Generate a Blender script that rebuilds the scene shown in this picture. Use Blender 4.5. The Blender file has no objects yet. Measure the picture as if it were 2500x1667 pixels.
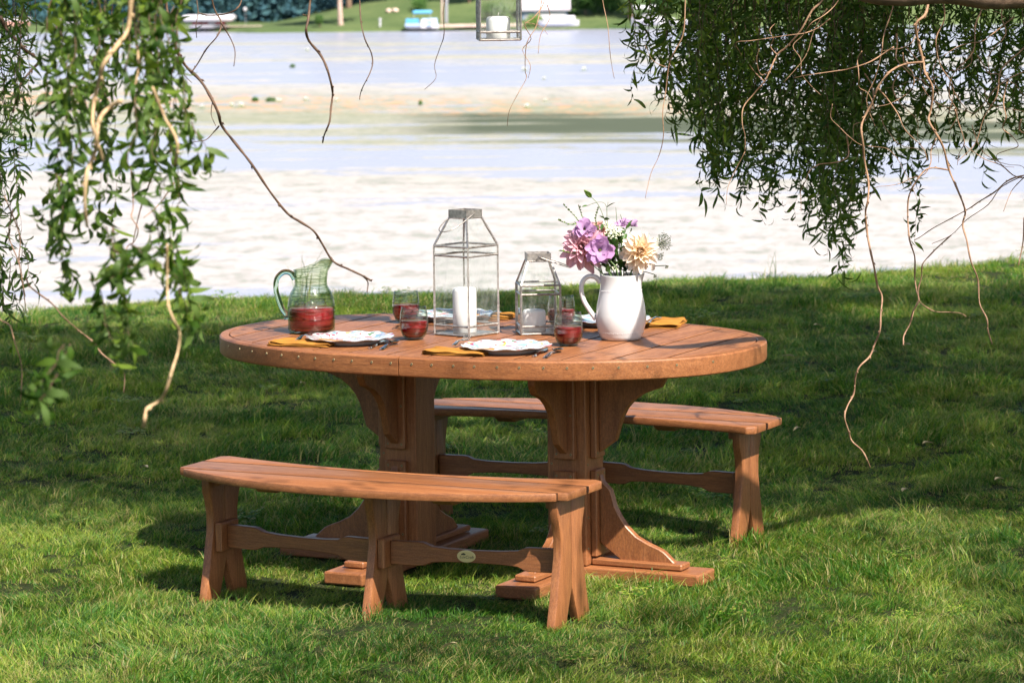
import bpy, bmesh, math, random
from math import sin, cos, pi, radians, sqrt, tan, exp
from mathutils import Vector, Matrix, noise, Quaternion
random.seed(7)
R = random.Random(11)
scene = bpy.context.scene
COL = scene.collection
SUN_AZ, SUN_EL = 56., 50.
TABLE_SHADE, NCROWN = .015, 42000
LITZ = [(160, 1400, 460, 210, .04), (60, 1200, 220, 90, .3), (1900, 1420, 330, 150, .04), (2000, 735, 120, 20, .02), (1180, 985, 150, 45, .1), (1100, 1520, 900, 110, .2)]
SUN_STR, SKY_STR, EXPOSURE = 5.0, .09, 1.25
# ------------------------------------------------------------------ camera constants
F, CH, PITCH, DIST, LAT, YAW, ROLL = 8117.9, 1.9919, .1169, 10.6453, -.074, .4543, .0118
TOP = .762
def ray(x, y):
    """direction (per metre of depth along the view) of the photo point (x, y) in 2352-wide pixels"""
    u, v = x/.9408, y/.9408
    a, b = u-1250, -(v-833.5)
    cr, sr = cos(ROLL), sin(ROLL)
    px, py = (cr*a+sr*b)/F, (-sr*a+cr*b)/F
    cp, sp = cos(PITCH), sin(PITCH)
    return Vector((px, cp+py*sp, -sp+py*cp))
def at(x, y, Y):
    d = ray(x, y); return Vector((0, 0, CH))+d*(Y/d.y)
def onz(x, y, z):
    d = ray(x, y); return Vector((0, 0, CH))+d*((z-CH)/d.z)
def tw(x, y, z=0.):
    c, s = cos(-YAW), sin(-YAW)
    return Vector((LAT+c*x-s*y, DIST+s*x+c*y, z))
# ------------------------------------------------------------------ objects
def tag(o, label=None, cat=None, group=None, kind=None):
    if label: o['label'] = label
    if cat: o['category'] = cat
    if group: o['group'] = group
    if kind: o['kind'] = kind
    return o
def empty(name, loc=(0, 0, 0), rz=0):
    o = bpy.data.objects.new(name, None); o.location = loc; o.rotation_euler = (0, 0, rz)
    o.empty_display_size = .1; COL.objects.link(o); return o
def build(name, bm, mat, parent=None, smooth=None, loc=None, rz=0):
    me = bpy.data.meshes.new(name)
    if isinstance(bm, MB): bm.fill(me)
    else: bm.to_mesh(me); bm.free()
    if mat:
        for m in (mat if isinstance(mat, (list, tuple)) else [mat]): me.materials.append(m)
    if smooth == 'all':
        me.polygons.foreach_set('use_smooth', [True]*len(me.polygons))
    elif smooth:
        try:
            me.polygons.foreach_set('use_smooth', [True]*len(me.polygons))
            me.set_sharp_from_angle(angle=radians(smooth))
        except Exception: pass
    o = bpy.data.objects.new(name, me); COL.objects.link(o)
    if parent: o.parent = parent
    if loc is not None: o.location = loc
    if rz: o.rotation_euler = (0, 0, rz)
    return o
def copy_tree(o, parent=None):
    c = o.copy(); COL.objects.link(c); c.parent = parent
    for ch in [k for k in COL.objects if k.parent == o]: copy_tree(ch, c)
    return c
class MB:
    def __init__(s): s.v = []; s.f = []; s.m = []
    def add(s, vs, fs, mi=0):
        n = len(s.v); s.v += [tuple(v) for v in vs]
        s.f += [tuple(i+n for i in f) for f in fs]; s.m += [mi]*len(fs); return s
    def fill(s, me):
        me.from_pydata(s.v, [], s.f); me.polygons.foreach_set('material_index', s.m); me.update()
    def tube(s, pts, rad, n=6, mi=0, caps=True):
        pts = [Vector(p) for p in pts]
        if not isinstance(rad, (list, tuple)): rad = [rad]*len(pts)
        t0 = (pts[1]-pts[0]).normalized()
        up = Vector((0, 0, 1)) if abs(t0.z) < .9 else Vector((1, 0, 0))
        a = t0.cross(up).normalized()
        vs = []; prev = t0
        for i, p in enumerate(pts):
            t = (pts[min(i+1, len(pts)-1)]-pts[max(i-1, 0)])
            t = t.normalized() if t.length > 1e-9 else prev
            a = (a-t*a.dot(t)); a = a.normalized() if a.length > 1e-6 else t.orthogonal().normalized()
            b = t.cross(a); prev = t
            for k in range(n):
                w = 2*pi*k/n; vs.append(p+(a*cos(w)+b*sin(w))*rad[i])
        fs = []
        for i in range(len(pts)-1):
            for k in range(n):
                fs.append((i*n+k, i*n+(k+1) % n, (i+1)*n+(k+1) % n, (i+1)*n+k))
        if caps: fs += [tuple(range(n))[::-1], tuple((len(pts)-1)*n+k for k in range(n))]
        return s.add(vs, fs, mi)
    def lathe(s, prof, n=40, c=(0, 0, 0), mi=0, fn=None):
        vs = []; fs = []
        for (r, z) in prof:
            for k in range(n):
                w = 2*pi*k/n; p = Vector((r*cos(w), r*sin(w), z))
                if fn: p = fn(p, w)
                vs.append(p+Vector(c))
        for i in range(len(prof)-1):
            for k in range(n):
                fs.append((i*n+k, i*n+(k+1) % n, (i+1)*n+(k+1) % n, (i+1)*n+k))
        return s.add(vs, fs, mi)
    def box(s, x0, x1, y0, y1, z0, z1, mi=0):
        v = [(x, y, z) for z in (z0, z1) for y in (y0, y1) for x in (x0, x1)]
        return s.add(v, [(0, 2, 3, 1), (4, 5, 7, 6), (0, 1, 5, 4), (2, 6, 7, 3), (0, 4, 6, 2), (1, 3, 7, 5)], mi)
def bevel(bm, w, seg=1):
    bmesh.ops.recalc_face_normals(bm, faces=bm.faces)
    es = [e for e in bm.edges if len(e.link_faces) == 2 and e.calc_face_angle(0) > radians(35)]
    bmesh.ops.bevel(bm, geom=es, offset=w, segments=seg, affect='EDGES', profile=.5, clamp_overlap=True)
    return bm
def bbox(parts, bw=.003, seg=1):
    bm = bmesh.new()
    for b in parts:
        m = MB().box(*b); vs = [bm.verts.new(v) for v in m.v]
        for f in m.f: bm.faces.new([vs[i] for i in f])
    return bevel(bm, bw, seg)
def prism(poly, axis, a0, a1, bm=None):
    """poly: 2D points; axis 'x': (y,z) outline extruded along x; 'y': (x,z); 'z': (x,y)"""
    if bm is None: bm = bmesh.new()
    def P(p, a): return {'x': (a, p[0], p[1]), 'y': (p[0], a, p[1]), 'z': (p[0], p[1], a)}[axis]
    v0 = [bm.verts.new(P(p, a0)) for p in poly]; v1 = [bm.verts.new(P(p, a1)) for p in poly]
    n = len(poly)
    bm.faces.new(v0); bm.faces.new(v1[::-1])
    for i in range(n): bm.faces.new((v0[i], v1[i], v1[(i+1) % n], v0[(i+1) % n]))
    return bm
def spline(pts, sub=6):
    pts = [Vector(p) for p in pts]; out = []
    for i in range(len(pts)-1):
        p0 = pts[max(i-1, 0)]; p1 = pts[i]; p2 = pts[i+1]; p3 = pts[min(i+2, len(pts)-1)]
        for k in range(sub):
            t = k/sub
            out.append(.5*((2*p1)+(p2-p0)*t+(2*p0-5*p1+4*p2-p3)*t*t+(3*p1-p0-3*p2+p3)*t**3))
    out.append(pts[-1]); return out
# ------------------------------------------------------------------ materials
def mat(name):
    m = bpy.data.materials.new(name); m.use_nodes = True; nt = m.node_tree
    for n in list(nt.nodes): nt.nodes.remove(n)
    out = nt.nodes.new('ShaderNodeOutputMaterial')
    return m, nt, out
class N:
    def __init__(s, nt): s.nt = nt
    def n(s, t, **kw):
        o = s.nt.nodes.new('ShaderNode'+t)
        for k, v in kw.items():
            if k in o.inputs: o.inputs[k].default_value = v
            else: setattr(o, k, v)
        return o
    def l(s, a, b): s.nt.links.new(a, b)
    def noise(s, vec, scale, detail=3, rough=.5, dist=0):
        o = s.n('TexNoise'); o.inputs['Scale'].default_value = scale; o.inputs['Detail'].default_value = detail
        o.inputs['Roughness'].default_value = rough; o.inputs['Distortion'].default_value = dist
        if vec is not None: s.l(vec, o.inputs['Vector'])
        return o
    def ramp(s, fac, stops, interp='LINEAR'):
        o = s.n('ValToRGB'); o.color_ramp.interpolation = interp; e = o.color_ramp.elements
        while len(e) < len(stops): e.new(.5)
        for i, (p, c) in enumerate(stops):
            e[i].position = p; e[i].color = (c[0], c[1], c[2], 1) if not isinstance(c, (int, float)) else (c, c, c, 1)
        s.l(fac, o.inputs[0]); return o
    def map(s, vec, scale=(1, 1, 1), rot=(0, 0, 0), loc=(0, 0, 0)):
        o = s.n('Mapping'); o.inputs['Scale'].default_value = scale; o.inputs['Rotation'].default_value = rot
        o.inputs['Location'].default_value = loc; s.l(vec, o.inputs['Vector']); return o.outputs[0]
    def mix(s, fac, a, b, mode='MIX'):
        o = s.n('Mix', data_type='RGBA', blend_type=mode)
        for sock, v in ((o.inputs[0], fac), (o.inputs[6], a), (o.inputs[7], b)):
            if isinstance(v, (int, float)): sock.default_value = v
            elif isinstance(v, tuple): sock.default_value = (v[0], v[1], v[2], 1)
            else: s.l(v, sock)
        return o.outputs[2]
    def math(s, op, a, b=0., c=None):
        o = s.n('Math', operation=op)
        for sock, v in zip(o.inputs, (a, b) if c is None else (a, b, c)):
            if isinstance(v, (int, float)): sock.default_value = v
            else: s.l(v, sock)
        return o.outputs[0]
def simple(name, col, rough=.5, metal=0., bump=0., bscale=60, var=.0, vscale=8, coat=0., spec=.5, var2=None):
    m, nt, out = mat(name); q = N(nt)
    b = q.n('BsdfPrincipled'); b.inputs['Roughness'].default_value = rough; b.inputs['Metallic'].default_value = metal
    b.inputs['Coat Weight'].default_value = coat; b.inputs['Specular IOR Level'].default_value = spec
    tc = q.n('TexCoord').outputs['Object']
    if var or var2:
        nz = q.noise(tc, vscale, 5, .6)
        c2 = var2 or tuple(c*(1-var) for c in col); c1 = tuple(min(1, c*(1+var*.6)) for c in col)
        rp = q.ramp(nz.outputs[0], [(.3, c2), (.7, c1)]); q.l(rp.outputs[0], b.inputs['Base Color'])
    else: b.inputs['Base Color'].default_value = (*col, 1)
    if bump:
        nb = q.noise(tc, bscale, 5, .6); bp = q.n('Bump'); bp.inputs['Strength'].default_value = bump
        bp.inputs['Distance'].default_value = .002; q.l(nb.outputs[0], bp.inputs['Height']); q.l(bp.outputs[0], b.inputs['Normal'])
    q.l(b.outputs[0], out.inputs[0]); return m
def wood(name, axis):
    m, nt, out = mat(name); q = N(nt)
    tc = q.n('TexCoord').outputs['Object']
    sc = {'x': (1.2, 26, 26), 'y': (26, 1.2, 26), 'z': (26, 26, 1.2), 'd': (22, 22, 4)}[axis]
    v = q.map(tc, sc)
    fine = q.noise(q.map(tc, tuple(a*9 if a > 5 else a*14 for a in sc)), 1.6, 4, .65)
    st = q.noise(v, 1.5, 5, .6, .4)
    mott = q.noise(tc, 260, 2, .6)
    big = q.noise(tc, 5, 3, .5); isl = q.n('NewGeometry').outputs['Random Per Island']
    c = q.ramp(st.outputs[0], [(.25, (.20, .070, .024)), (.5, (.30, .118, .042)), (.75, (.385, .165, .064))]).outputs[0]
    coarse = q.noise(q.map(tc, tuple(a*2.6 if a > 5 else a*3 for a in sc)), 1.4, 4, .7)
    c = q.mix(q.math('MULTIPLY', q.ramp(coarse.outputs[0], [(.36, 1.), (.52, 0.)]).outputs[0], .30), c, (.15, .055, .022))
    c = q.mix(q.math('MULTIPLY', q.ramp(fine.outputs[0], [(.35, 1.), (.6, 0.)]).outputs[0], .55), c, (.11, .038, .015))
    mid = q.noise(q.map(tc, tuple(150 if a > 5 else (7 if axis != 'd' else 30) for a in sc)), 1., 3, .6)
    c = q.mix(q.math('MULTIPLY', q.ramp(mid.outputs[0], [(.38, 1.), (.54, 0.)]).outputs[0], .42), c, (.13, .045, .018))
    c = q.mix(q.math('MULTIPLY', q.ramp(mott.outputs[0], [(.5, 0.), (.75, 1.)]).outputs[0], .28), c, (.48, .24, .13))
    c = q.mix(q.math('MULTIPLY', big.outputs[0], .35), c, q.mix(1., c, (.78, .72, .75), 'MULTIPLY'))
    c = q.mix(1., c, q.ramp(isl, [(0., (.84, .82, .80)), (1., (1.08, 1.06, 1.04))]).outputs[0], 'MULTIPLY')
    b = q.n('BsdfPrincipled'); q.l(c, b.inputs['Base Color'])
    q.l(q.ramp(fine.outputs[0], [(.3, .52), (.7, .36)]).outputs[0], b.inputs['Roughness'])
    b.inputs['Specular IOR Level'].default_value = .5
    h = q.math('ADD', q.math('MULTIPLY', fine.outputs[0], 1.), q.math('MULTIPLY', mott.outputs[0], .35))
    bp = q.n('Bump'); bp.inputs['Strength'].default_value = .35; bp.inputs['Distance'].default_value = .0012
    q.l(h, bp.inputs['Height']); q.l(bp.outputs[0], b.inputs['Normal'])
    q.l(b.outputs[0], out.inputs[0]); return m
WX, WY, WZ, WD = wood('wood_grain_x', 'x'), wood('wood_grain_y', 'y'), wood('wood_grain_z', 'z'), wood('wood_grain_diagonal', 'd')
def glass(name, col=(1, 1, 1), rough=0., wavy=0., MIXV=.6):
    m, nt, out = mat(name); q = N(nt)
    g = q.n('BsdfGlossy'); g.inputs['Roughness'].default_value = max(.02, rough); lw = q.n('LayerWeight')
    tp = q.n('BsdfTransparent'); f = lw.outputs['Facing']
    q.l(q.ramp(f, [(0., tuple(c**.35 for c in col)), (.45, tuple(c**.7 for c in col)), (.8, tuple(c**2.4*.75 for c in col)), (1., tuple(c**5*.45 for c in col))]).outputs[0], tp.inputs[0])
    fac = q.math('ADD', q.math('MULTIPLY', q.math('POWER', f, 4.), .75), .055)
    mx = q.n('MixShader'); q.l(fac, mx.inputs[0]); q.l(tp.outputs[0], mx.inputs[1]); q.l(g.outputs[0], mx.inputs[2])
    if wavy:
        tc = q.n('TexCoord').outputs['Object']
        nz = q.noise(q.map(tc, (7, 7, 80)), 1., 2, .5, .8)
        th = q.ramp(nz.outputs[0], [(.47, 1.), (.52, .55), (.57, 1.)]).outputs[0]
        src = tp.inputs[0].links[0].from_socket; q.l(q.mix(1., src, q.mix(th, tuple(c**6*.5 for c in col), (1, 1, 1)), 'MULTIPLY'), tp.inputs[0])
        bp = q.n('Bump'); bp.inputs['Strength'].default_value = wavy; bp.inputs['Distance'].default_value = .0025
        q.l(nz.outputs[0], bp.inputs['Height']); q.l(bp.outputs[0], g.inputs['Normal']); q.l(bp.outputs[0], lw.inputs['Normal'])
    q.l(mx.outputs[0], out.inputs[0]); return m
def pane_mat():
    m, nt, out = mat('thin_glass_pane'); q = N(nt)
    tc = q.n('TexCoord').outputs['Object']
    gl = q.n('BsdfGlossy'); gl.inputs['Roughness'].default_value = .03; gl.inputs['Color'].default_value = (1, 1, 1, 1)
    tr = q.n('BsdfTransparent'); tr.inputs['Color'].default_value = (.96, .98, .97, 1)
    df = q.n('BsdfDiffuse'); df.inputs['Color'].default_value = (.75, .78, .76, 1)
    lw = q.n('LayerWeight'); fr = q.math('ADD', q.math('MULTIPLY', q.math('POWER', lw.outputs['Facing'], 5.), .8), .05)
    mx = q.n('MixShader'); q.l(fr, mx.inputs[0]); q.l(tr.outputs[0], mx.inputs[1]); q.l(gl.outputs[0], mx.inputs[2])
    nz = q.noise(q.map(tc, (3, 3, 1.2)), 14, 6, .75)
    d2 = q.n('MixShader'); q.l(q.ramp(nz.outputs[0], [(.42, .015), (.8, .15)]).outputs[0], d2.inputs[0])
    q.l(mx.outputs[0], d2.inputs[1]); q.l(df.outputs[0], d2.inputs[2])
    q.l(d2.outputs[0], out.inputs[0]); return m
def leafy(name, c1, c2, trans=.35, rough=.45, c3=None, dry=None, posscale=.6, gloss=.5, under=None):
    """thin leaf surface: colour varies leaf by leaf and in broad patches"""
    m, nt, out = mat(name); q = N(nt)
    geo = q.n('NewGeometry'); rnd = geo.outputs['Random Per Island']
    pos = q.noise(geo.outputs['Position'], posscale, 4, .6).outputs[0]
    f = q.math('ADD', q.math('MULTIPLY', rnd, .55), q.math('MULTIPLY', q.ramp(pos, [(.35, 0.), (.68, 1.)]).outputs[0], .45))
    stops = [(.1, c1), (.46, c2)]+([(.74, c3)] if c3 else [])
    c = q.ramp(f, stops).outputs[0]
    if dry:
        r2 = q.math('FRACT', q.math('MULTIPLY', rnd, 37.7))
        patch = q.noise(geo.outputs['Position'], 1.7, 4, .6).outputs[0]
        thr = q.math('ADD', r2, q.math('MULTIPLY', patch, .9))
        c = q.mix(q.ramp(thr, [(1.22, 0.), (1.3, 1.)] if False else [(.0, 0.), (1., 0.)]).outputs[0], c, dry)
        k = q.math('GREATER_THAN', thr, 1.27); c = q.mix(q.math('MULTIPLY', k, .8), c, dry)
    if under: c = q.mix(q.math('MULTIPLY', geo.outputs['Backfacing'], .8), c, under)
    b = q.n('BsdfPrincipled'); q.l(c, b.inputs['Base Color']); b.inputs['Roughness'].default_value = rough
    b.inputs['Specular IOR Level'].default_value = gloss
    t = q.n('BsdfTranslucent'); q.l(q.mix(1., c, (1.25, 1.3, .55), 'MULTIPLY'), t.inputs['Color'])
    mx = q.n('MixShader'); mx.inputs[0].default_value = trans
    q.l(b.outputs[0], mx.inputs[1]); q.l(t.outputs[0], mx.inputs[2]); q.l(mx.outputs[0], out.inputs[0]); return m
M = {}
M['brass'] = simple('screw_brass', (.30, .25, .14), .5, .6)
M['hole'] = simple('screw_dark', (.03, .02, .015), .6)
M['glass'] = glass('green_tinted_glass', (.90, .965, .84), 0, .6, .78)
M['glass_clear'] = glass('tumbler_glass', (.93, .97, .90), 0, .35)
def solid_glass():
    m, nt, out = mat('solid_handle_glass'); q = N(nt); g = q.n('BsdfGlass'); g.inputs['Color'].default_value = (.78, .90, .82, 1); g.inputs['IOR'].default_value = 1.45
    q.l(g.outputs[0], out.inputs[0]); return m
M['handle_glass'] = solid_glass()
M['pane'] = pane_mat()
M['tin'] = simple('aged_tin', (.42, .39, .37), .38, .75, .5, 160, .45, 90)
M['ceramic'] = simple('white_glazed_ceramic', (.58, .57, .58), .16, coat=.3)
M['wax'] = simple('candle_wax', (.78, .76, .77), .45)
M['wick'] = simple('wick', (.5, .47, .42), .9)
M['steel'] = simple('polished_steel', (.62, .6, .58), .12, 1.)
M['napkin'] = simple('yellow_linen', (.36, .155, .026), .85, bump=.5, bscale=900, var=.2, vscale=30, spec=.2)
def drink_mat():
    m, nt, out = mat('red_fruit_drink'); q = N(nt)
    b = q.n('BsdfPrincipled'); b.inputs['Base Color'].default_value = (.26, .005, .012, 1); b.inputs['Roughness'].default_value = .06
    b.inputs['Transmission Weight'].default_value = .22; b.inputs['IOR'].default_value = 1.33
    b.inputs['Specular IOR Level'].default_value = .5
    q.l(b.outputs[0], out.inputs[0]); return m
M['drink'] = drink_mat(); M['juice'] = drink_mat(); M['juice'].name = 'iced_fruit_drink'
for n_ in M['juice'].node_tree.nodes:
    if n_.type == 'BSDF_PRINCIPLED': n_.inputs['Base Color'].default_value = (.27, .014, .024, 1); n_.inputs['Transmission Weight'].default_value = .05
def plate_mat():
    m, nt, out = mat('painted_floral_plate'); q = N(nt)
    tc = q.n('TexCoord').outputs['Object']
    b = q.n('BsdfPrincipled'); b.inputs['Roughness'].default_value = .14; b.inputs['Coat Weight'].default_value = .4
    c = (.56, .56, .57)
    # scrolling blue-grey tendrils
    wv = q.noise(tc, 16, 3, .5, 1.2)
    line = q.ramp(wv.outputs[0], [(.465, 0.), (.485, 1.), (.505, 1.), (.525, 0.)]).outputs[0]
    c = q.mix(q.math('MULTIPLY', line, .55), c, (.22, .34, .46))
    def blob(off, sc, lo, hi, col, cc, k=1.):
        v = q.noise(q.map(tc, (sc, sc, sc), (0, 0, off), (off, -off, off)), 1., 2, .5, .3)
        return q.mix(q.math('MULTIPLY', q.ramp(v.outputs[0], [(lo, 0.), (hi, 1.)]).outputs[0], k), cc, col)
    c = blob(3.1, 22, .61, .64, (.16, .34, .46), c, .8)
    c = blob(7.7, 26, .63, .66, (.08, .18, .07), c, .9)
    c = blob(1.3, 30, .62, .64, (.50, .04, .02), c)
    c = blob(12.9, 34, .62, .64, (.34, .03, .08), c)
    c = blob(5.2, 30, .64, .66, (.65, .32, .05), c, .9)
    q.l(c, b.inputs['Base Color']); q.l(b.outputs[0], out.inputs[0]); return m
M['plate'] = plate_mat()
M['plate_white'] = simple('plate_glaze_white', (.5, .47, .45), .2, coat=.3)
M['bark'] = simple('willow_bark', (.16, .10, .065), .85, bump=1., bscale=40, var=.5, vscale=25)
def twig_mat(name, a, b_, rough=.6):
    return simple(name, a, rough, bump=.6, bscale=300, vscale=60, var2=b_, spec=.3)
M['twig_warm'] = twig_mat('reddish_bare_twig', (.36, .22, .135), (.20, .11, .065))
M['twig_dark'] = twig_mat('dark_bare_twig', (.13, .075, .045), (.06, .035, .025))
M['twig_tan'] = twig_mat('tan_twig', (.50, .36, .20), (.30, .19, .10))
M['leaf'] = leafy('willow_leaf', (.014, .042, .004), (.042, .094, .010), .42, .5, (.13, .19, .025), gloss=.18, under=(.085, .14, .035))
M['leaf_far'] = leafy('shore_foliage', (.02, .055, .02), (.05, .12, .03), .3, .6, (.10, .18, .05), posscale=.5, gloss=.1)
M['leaf_lime'] = leafy('light_shrub_foliage', (.09, .17, .035), (.17, .26, .06), .3, .6, posscale=.9, gloss=.1)
M['leaf_hazed'] = leafy('hazed_wood_foliage', (.018, .050, .068), (.036, .084, .105), .1, .8, (.05, .11, .12), posscale=.18, gloss=.05)  # blue of distance haze mixed into the leaf colour
M['grass'] = leafy('grass_blade', (.018, .085, .006), (.068, .180, .015), .42, .5, (.31, .37, .055), dry=(.36, .29, .12), posscale=.9, gloss=.4)
M['green_stem'] = simple('green_stem', (.09, .16, .05), .6, var=.3)
M['flower_leaf'] = leafy('bouquet_leaf', (.03, .085, .02), (.07, .15, .035), .3, .4, posscale=20)
def petal(name, inner, mid, tip, trans=.35, scale=1.):
    """colour runs from the flower's heart to the petal tips (object space distance)"""
    m, nt, out = mat(name); q = N(nt)
    tc = q.n('TexCoord').outputs['Object']
    ln = q.n('VectorMath', operation='LENGTH'); q.l(tc, ln.inputs[0])
    geo = q.n('NewGeometry'); f = q.math('ADD', q.math('MULTIPLY', ln.outputs['Value'], scale), q.math('MULTIPLY', geo.outputs['Random Per Island'], .12))
    c = q.ramp(f, [(.12, inner), (.55, mid), (1., tip)]).outputs[0]
    b = q.n('BsdfPrincipled'); q.l(c, b.inputs['Base Color']); b.inputs['Roughness'].default_value = .55
    b.inputs['Specular IOR Level'].default_value = .3
    t = q.n('BsdfTranslucent'); q.l(c, t.inputs['Color']); mx = q.n('MixShader'); mx.inputs[0].default_value = trans
    q.l(b.outputs[0], mx.inputs[1]); q.l(t.outputs[0], mx.inputs[2]); q.l(mx.outputs[0], out.inputs[0]); return m
M['dahlia_cream'] = petal('cream_dahlia_petal', (.80, .52, .20), (.88, .72, .52), (.90, .82, .76), .4, 14)
M['dahlia_pink'] = petal('pink_dahlia_petal', (.72, .50, .22), (.72, .42, .46), (.74, .46, .55), .4, 17)
M['lisi'] = petal('lilac_lisianthus_petal', (.50, .33, .52), (.52, .32, .54), (.46, .25, .48), .35, 26)
M['lace'] = simple('white_umbel_floret', (.70, .72, .55), .8, var=.3, vscale=200)
# ------------------------------------------------------------------ table
EXPO, LX, WYD = 2.28, .915, .602
def sup(t, a, b, n=EXPO):
    c, s = cos(t), sin(t)
    return (math.copysign(abs(c)**(2/n), c)*a, math.copysign(abs(s)**(2/n), s)*b)
def yat(x, a, b, n=EXPO): return b*max(0, 1-(abs(x)/a)**n)**(1/n)
table = empty('oval_table', tw(0, 0), -YAW)
tag(table, 'brown plank oval dining table with two pedestals, laid for a meal', 'table')
ri = .031; gap = .0022; ia, ib = LX-ri-gap, WYD-ri-gap
bm = bmesh.new()
for k in range(-7, 7):
    x0, x1 = (k+.5)*.1397+.0042, (k+1.5)*.1397-.0042
    x0 = max(x0, -ia+.0005); x1 = min(x1, ia-.0005)
    if x1-x0 < .01: continue
    n = 14; xs = [x0+(x1-x0)*i/n for i in range(n+1)]
    poly = [(x, -yat(x, ia, ib)) for x in xs]+[(x, yat(x, ia, ib)) for x in xs[::-1]]
    prism(poly, 'z', TOP-.027, TOP, bm)
bmesh.ops.remove_doubles(bm, verts=bm.verts, dist=.0002)
bevel(bm, .0016)
GROOVE_SHADE = simple('groove_shade', (.028, .014, .009), .95, spec=.1)  # groove shade painted as dark filler strips in the plank gaps
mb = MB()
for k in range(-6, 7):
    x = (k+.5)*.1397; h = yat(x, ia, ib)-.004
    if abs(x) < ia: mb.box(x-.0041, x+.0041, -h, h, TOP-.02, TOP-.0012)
top_ = build('tabletop', bm, WY, table); build('groove_shade', mb, GROOVE_SHADE, top_)
# rim band: swept cross-section, joined front and back with a hairline seam
def rim_part(t0, t1, n):
    prof = [(0, -.006), (.004, -.0015), (.009, 0), (.028, 0), (.031, -.003), (.031, -.061), (.005, -.0615), (.0015, -.058), (0, -.052)]
    mb = MB(); vs = []; fs = []; m = len(prof)
    for i in range(n+1):
        t = t0+(t1-t0)*i/n
        p = Vector((*sup(t, LX, WYD), 0)); e = 1e-3
        d = Vector((*sup(t+e, LX, WYD), 0))-Vector((*sup(t-e, LX, WYD), 0)); d.normalize()
        nin = Vector((-d.y, d.x, 0))
        for (o, z) in prof: vs.append(p+nin*o+Vector((0, 0, TOP+z)))
    for i in range(n):
        for k in range(m): fs.append((i*m+k, i*m+(k+1) % m, (i+1)*m+(k+1) % m, (i+1)*m+k))
    fs += [tuple(range(m)), tuple(n*m+k for k in range(m))[::-1]]
    return vs, fs
def t_for(x, front=True):
    c = (abs(x)/LX)**(EXPO/2); c = math.copysign(c, x); a = math.acos(max(-1, min(1, c))); return -a if front else a
mb = MB(); ts = t_for(-.012)
for a, b in ((ts+.0012, ts+pi), (ts+pi+.002, ts+2*pi-.0012)): mb.add(*rim_part(a, b, 150))
bm = bmesh.new(); me_ = bpy.data.meshes.new('tmp'); mb.fill(me_); bm.from_mesh(me_); bmesh.ops.recalc_face_normals(bm, faces=bm.faces)
rim = build('rim', bm, WX, table, 30)
# screws in pairs at the plank ends
sm = MB(); sm.lathe([(.0001, .0010), (.0017, .0010), (.0019, .0017), (.0034, .0018), (.0039, .0003), (.0039, -.004)], 14)
sm2 = MB(); sm2.add([Vector((cos(a)*.0021, sin(a)*.0021, .0014)) for a in [2*pi*i/8 for i in range(8)]], [tuple(range(8))], 1)
sm.add(sm2.v, sm2.f, 1)
screw_me = bpy.data.meshes.new('screw'); sm.fill(screw_me)
for q_ in (M['brass'], M['hole']): screw_me.materials.append(q_)
def screw(parent, p, n):
    o = bpy.data.objects.new('screw', screw_me); COL.objects.link(o); o.parent = parent; o.location = p
    o.rotation_euler = Vector(n).to_track_quat('Z', 'Y').to_euler(); return o
for k in range(-7, 7):
    for dx in (.032, .104):
        x = (k+.5)*.1397+dx
        if abs(x) > .875: continue
        for fr in (True, False):
            t = t_for(x, fr); p = Vector((*sup(t, LX, WYD), 0)); e = 1e-3
            d = (Vector((*sup(t+e, LX, WYD), 0))-Vector((*sup(t-e, LX, WYD), 0))).normalized()
            screw(rim, (p.x, p.y, TOP-.021), (d.y, -d.x, 0))
for a in ():
    p = Vector((*sup(a, LX, WYD), 0)); d = (Vector((*sup(a+1e-3, LX, WYD), 0))-Vector((*sup(a-1e-3, LX, WYD), 0))).normalized()
    screw(rim, (p.x, p.y, TOP-.021), (d.y, -d.x, 0))
PX = .303; PW = .0675
UP = [(0, .735), (.231, .735), (.231, .652), (.214, .622), (.185, .612), (.150, .598), (.118, .575), (.096, .55), (.080, .52), (.070, .49), (.060, .455), (.056, .445), (.0, .405)]
LO = [(0, .335), (.012, .31), (.038, .285), (.045, .262), (.052, .235), (.068, .205), (.092, .172), (.125, .142), (.165, .122), (.205, .107), (.222, .098), (.262, .062), (.075, .062), (.0, .115)]
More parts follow.
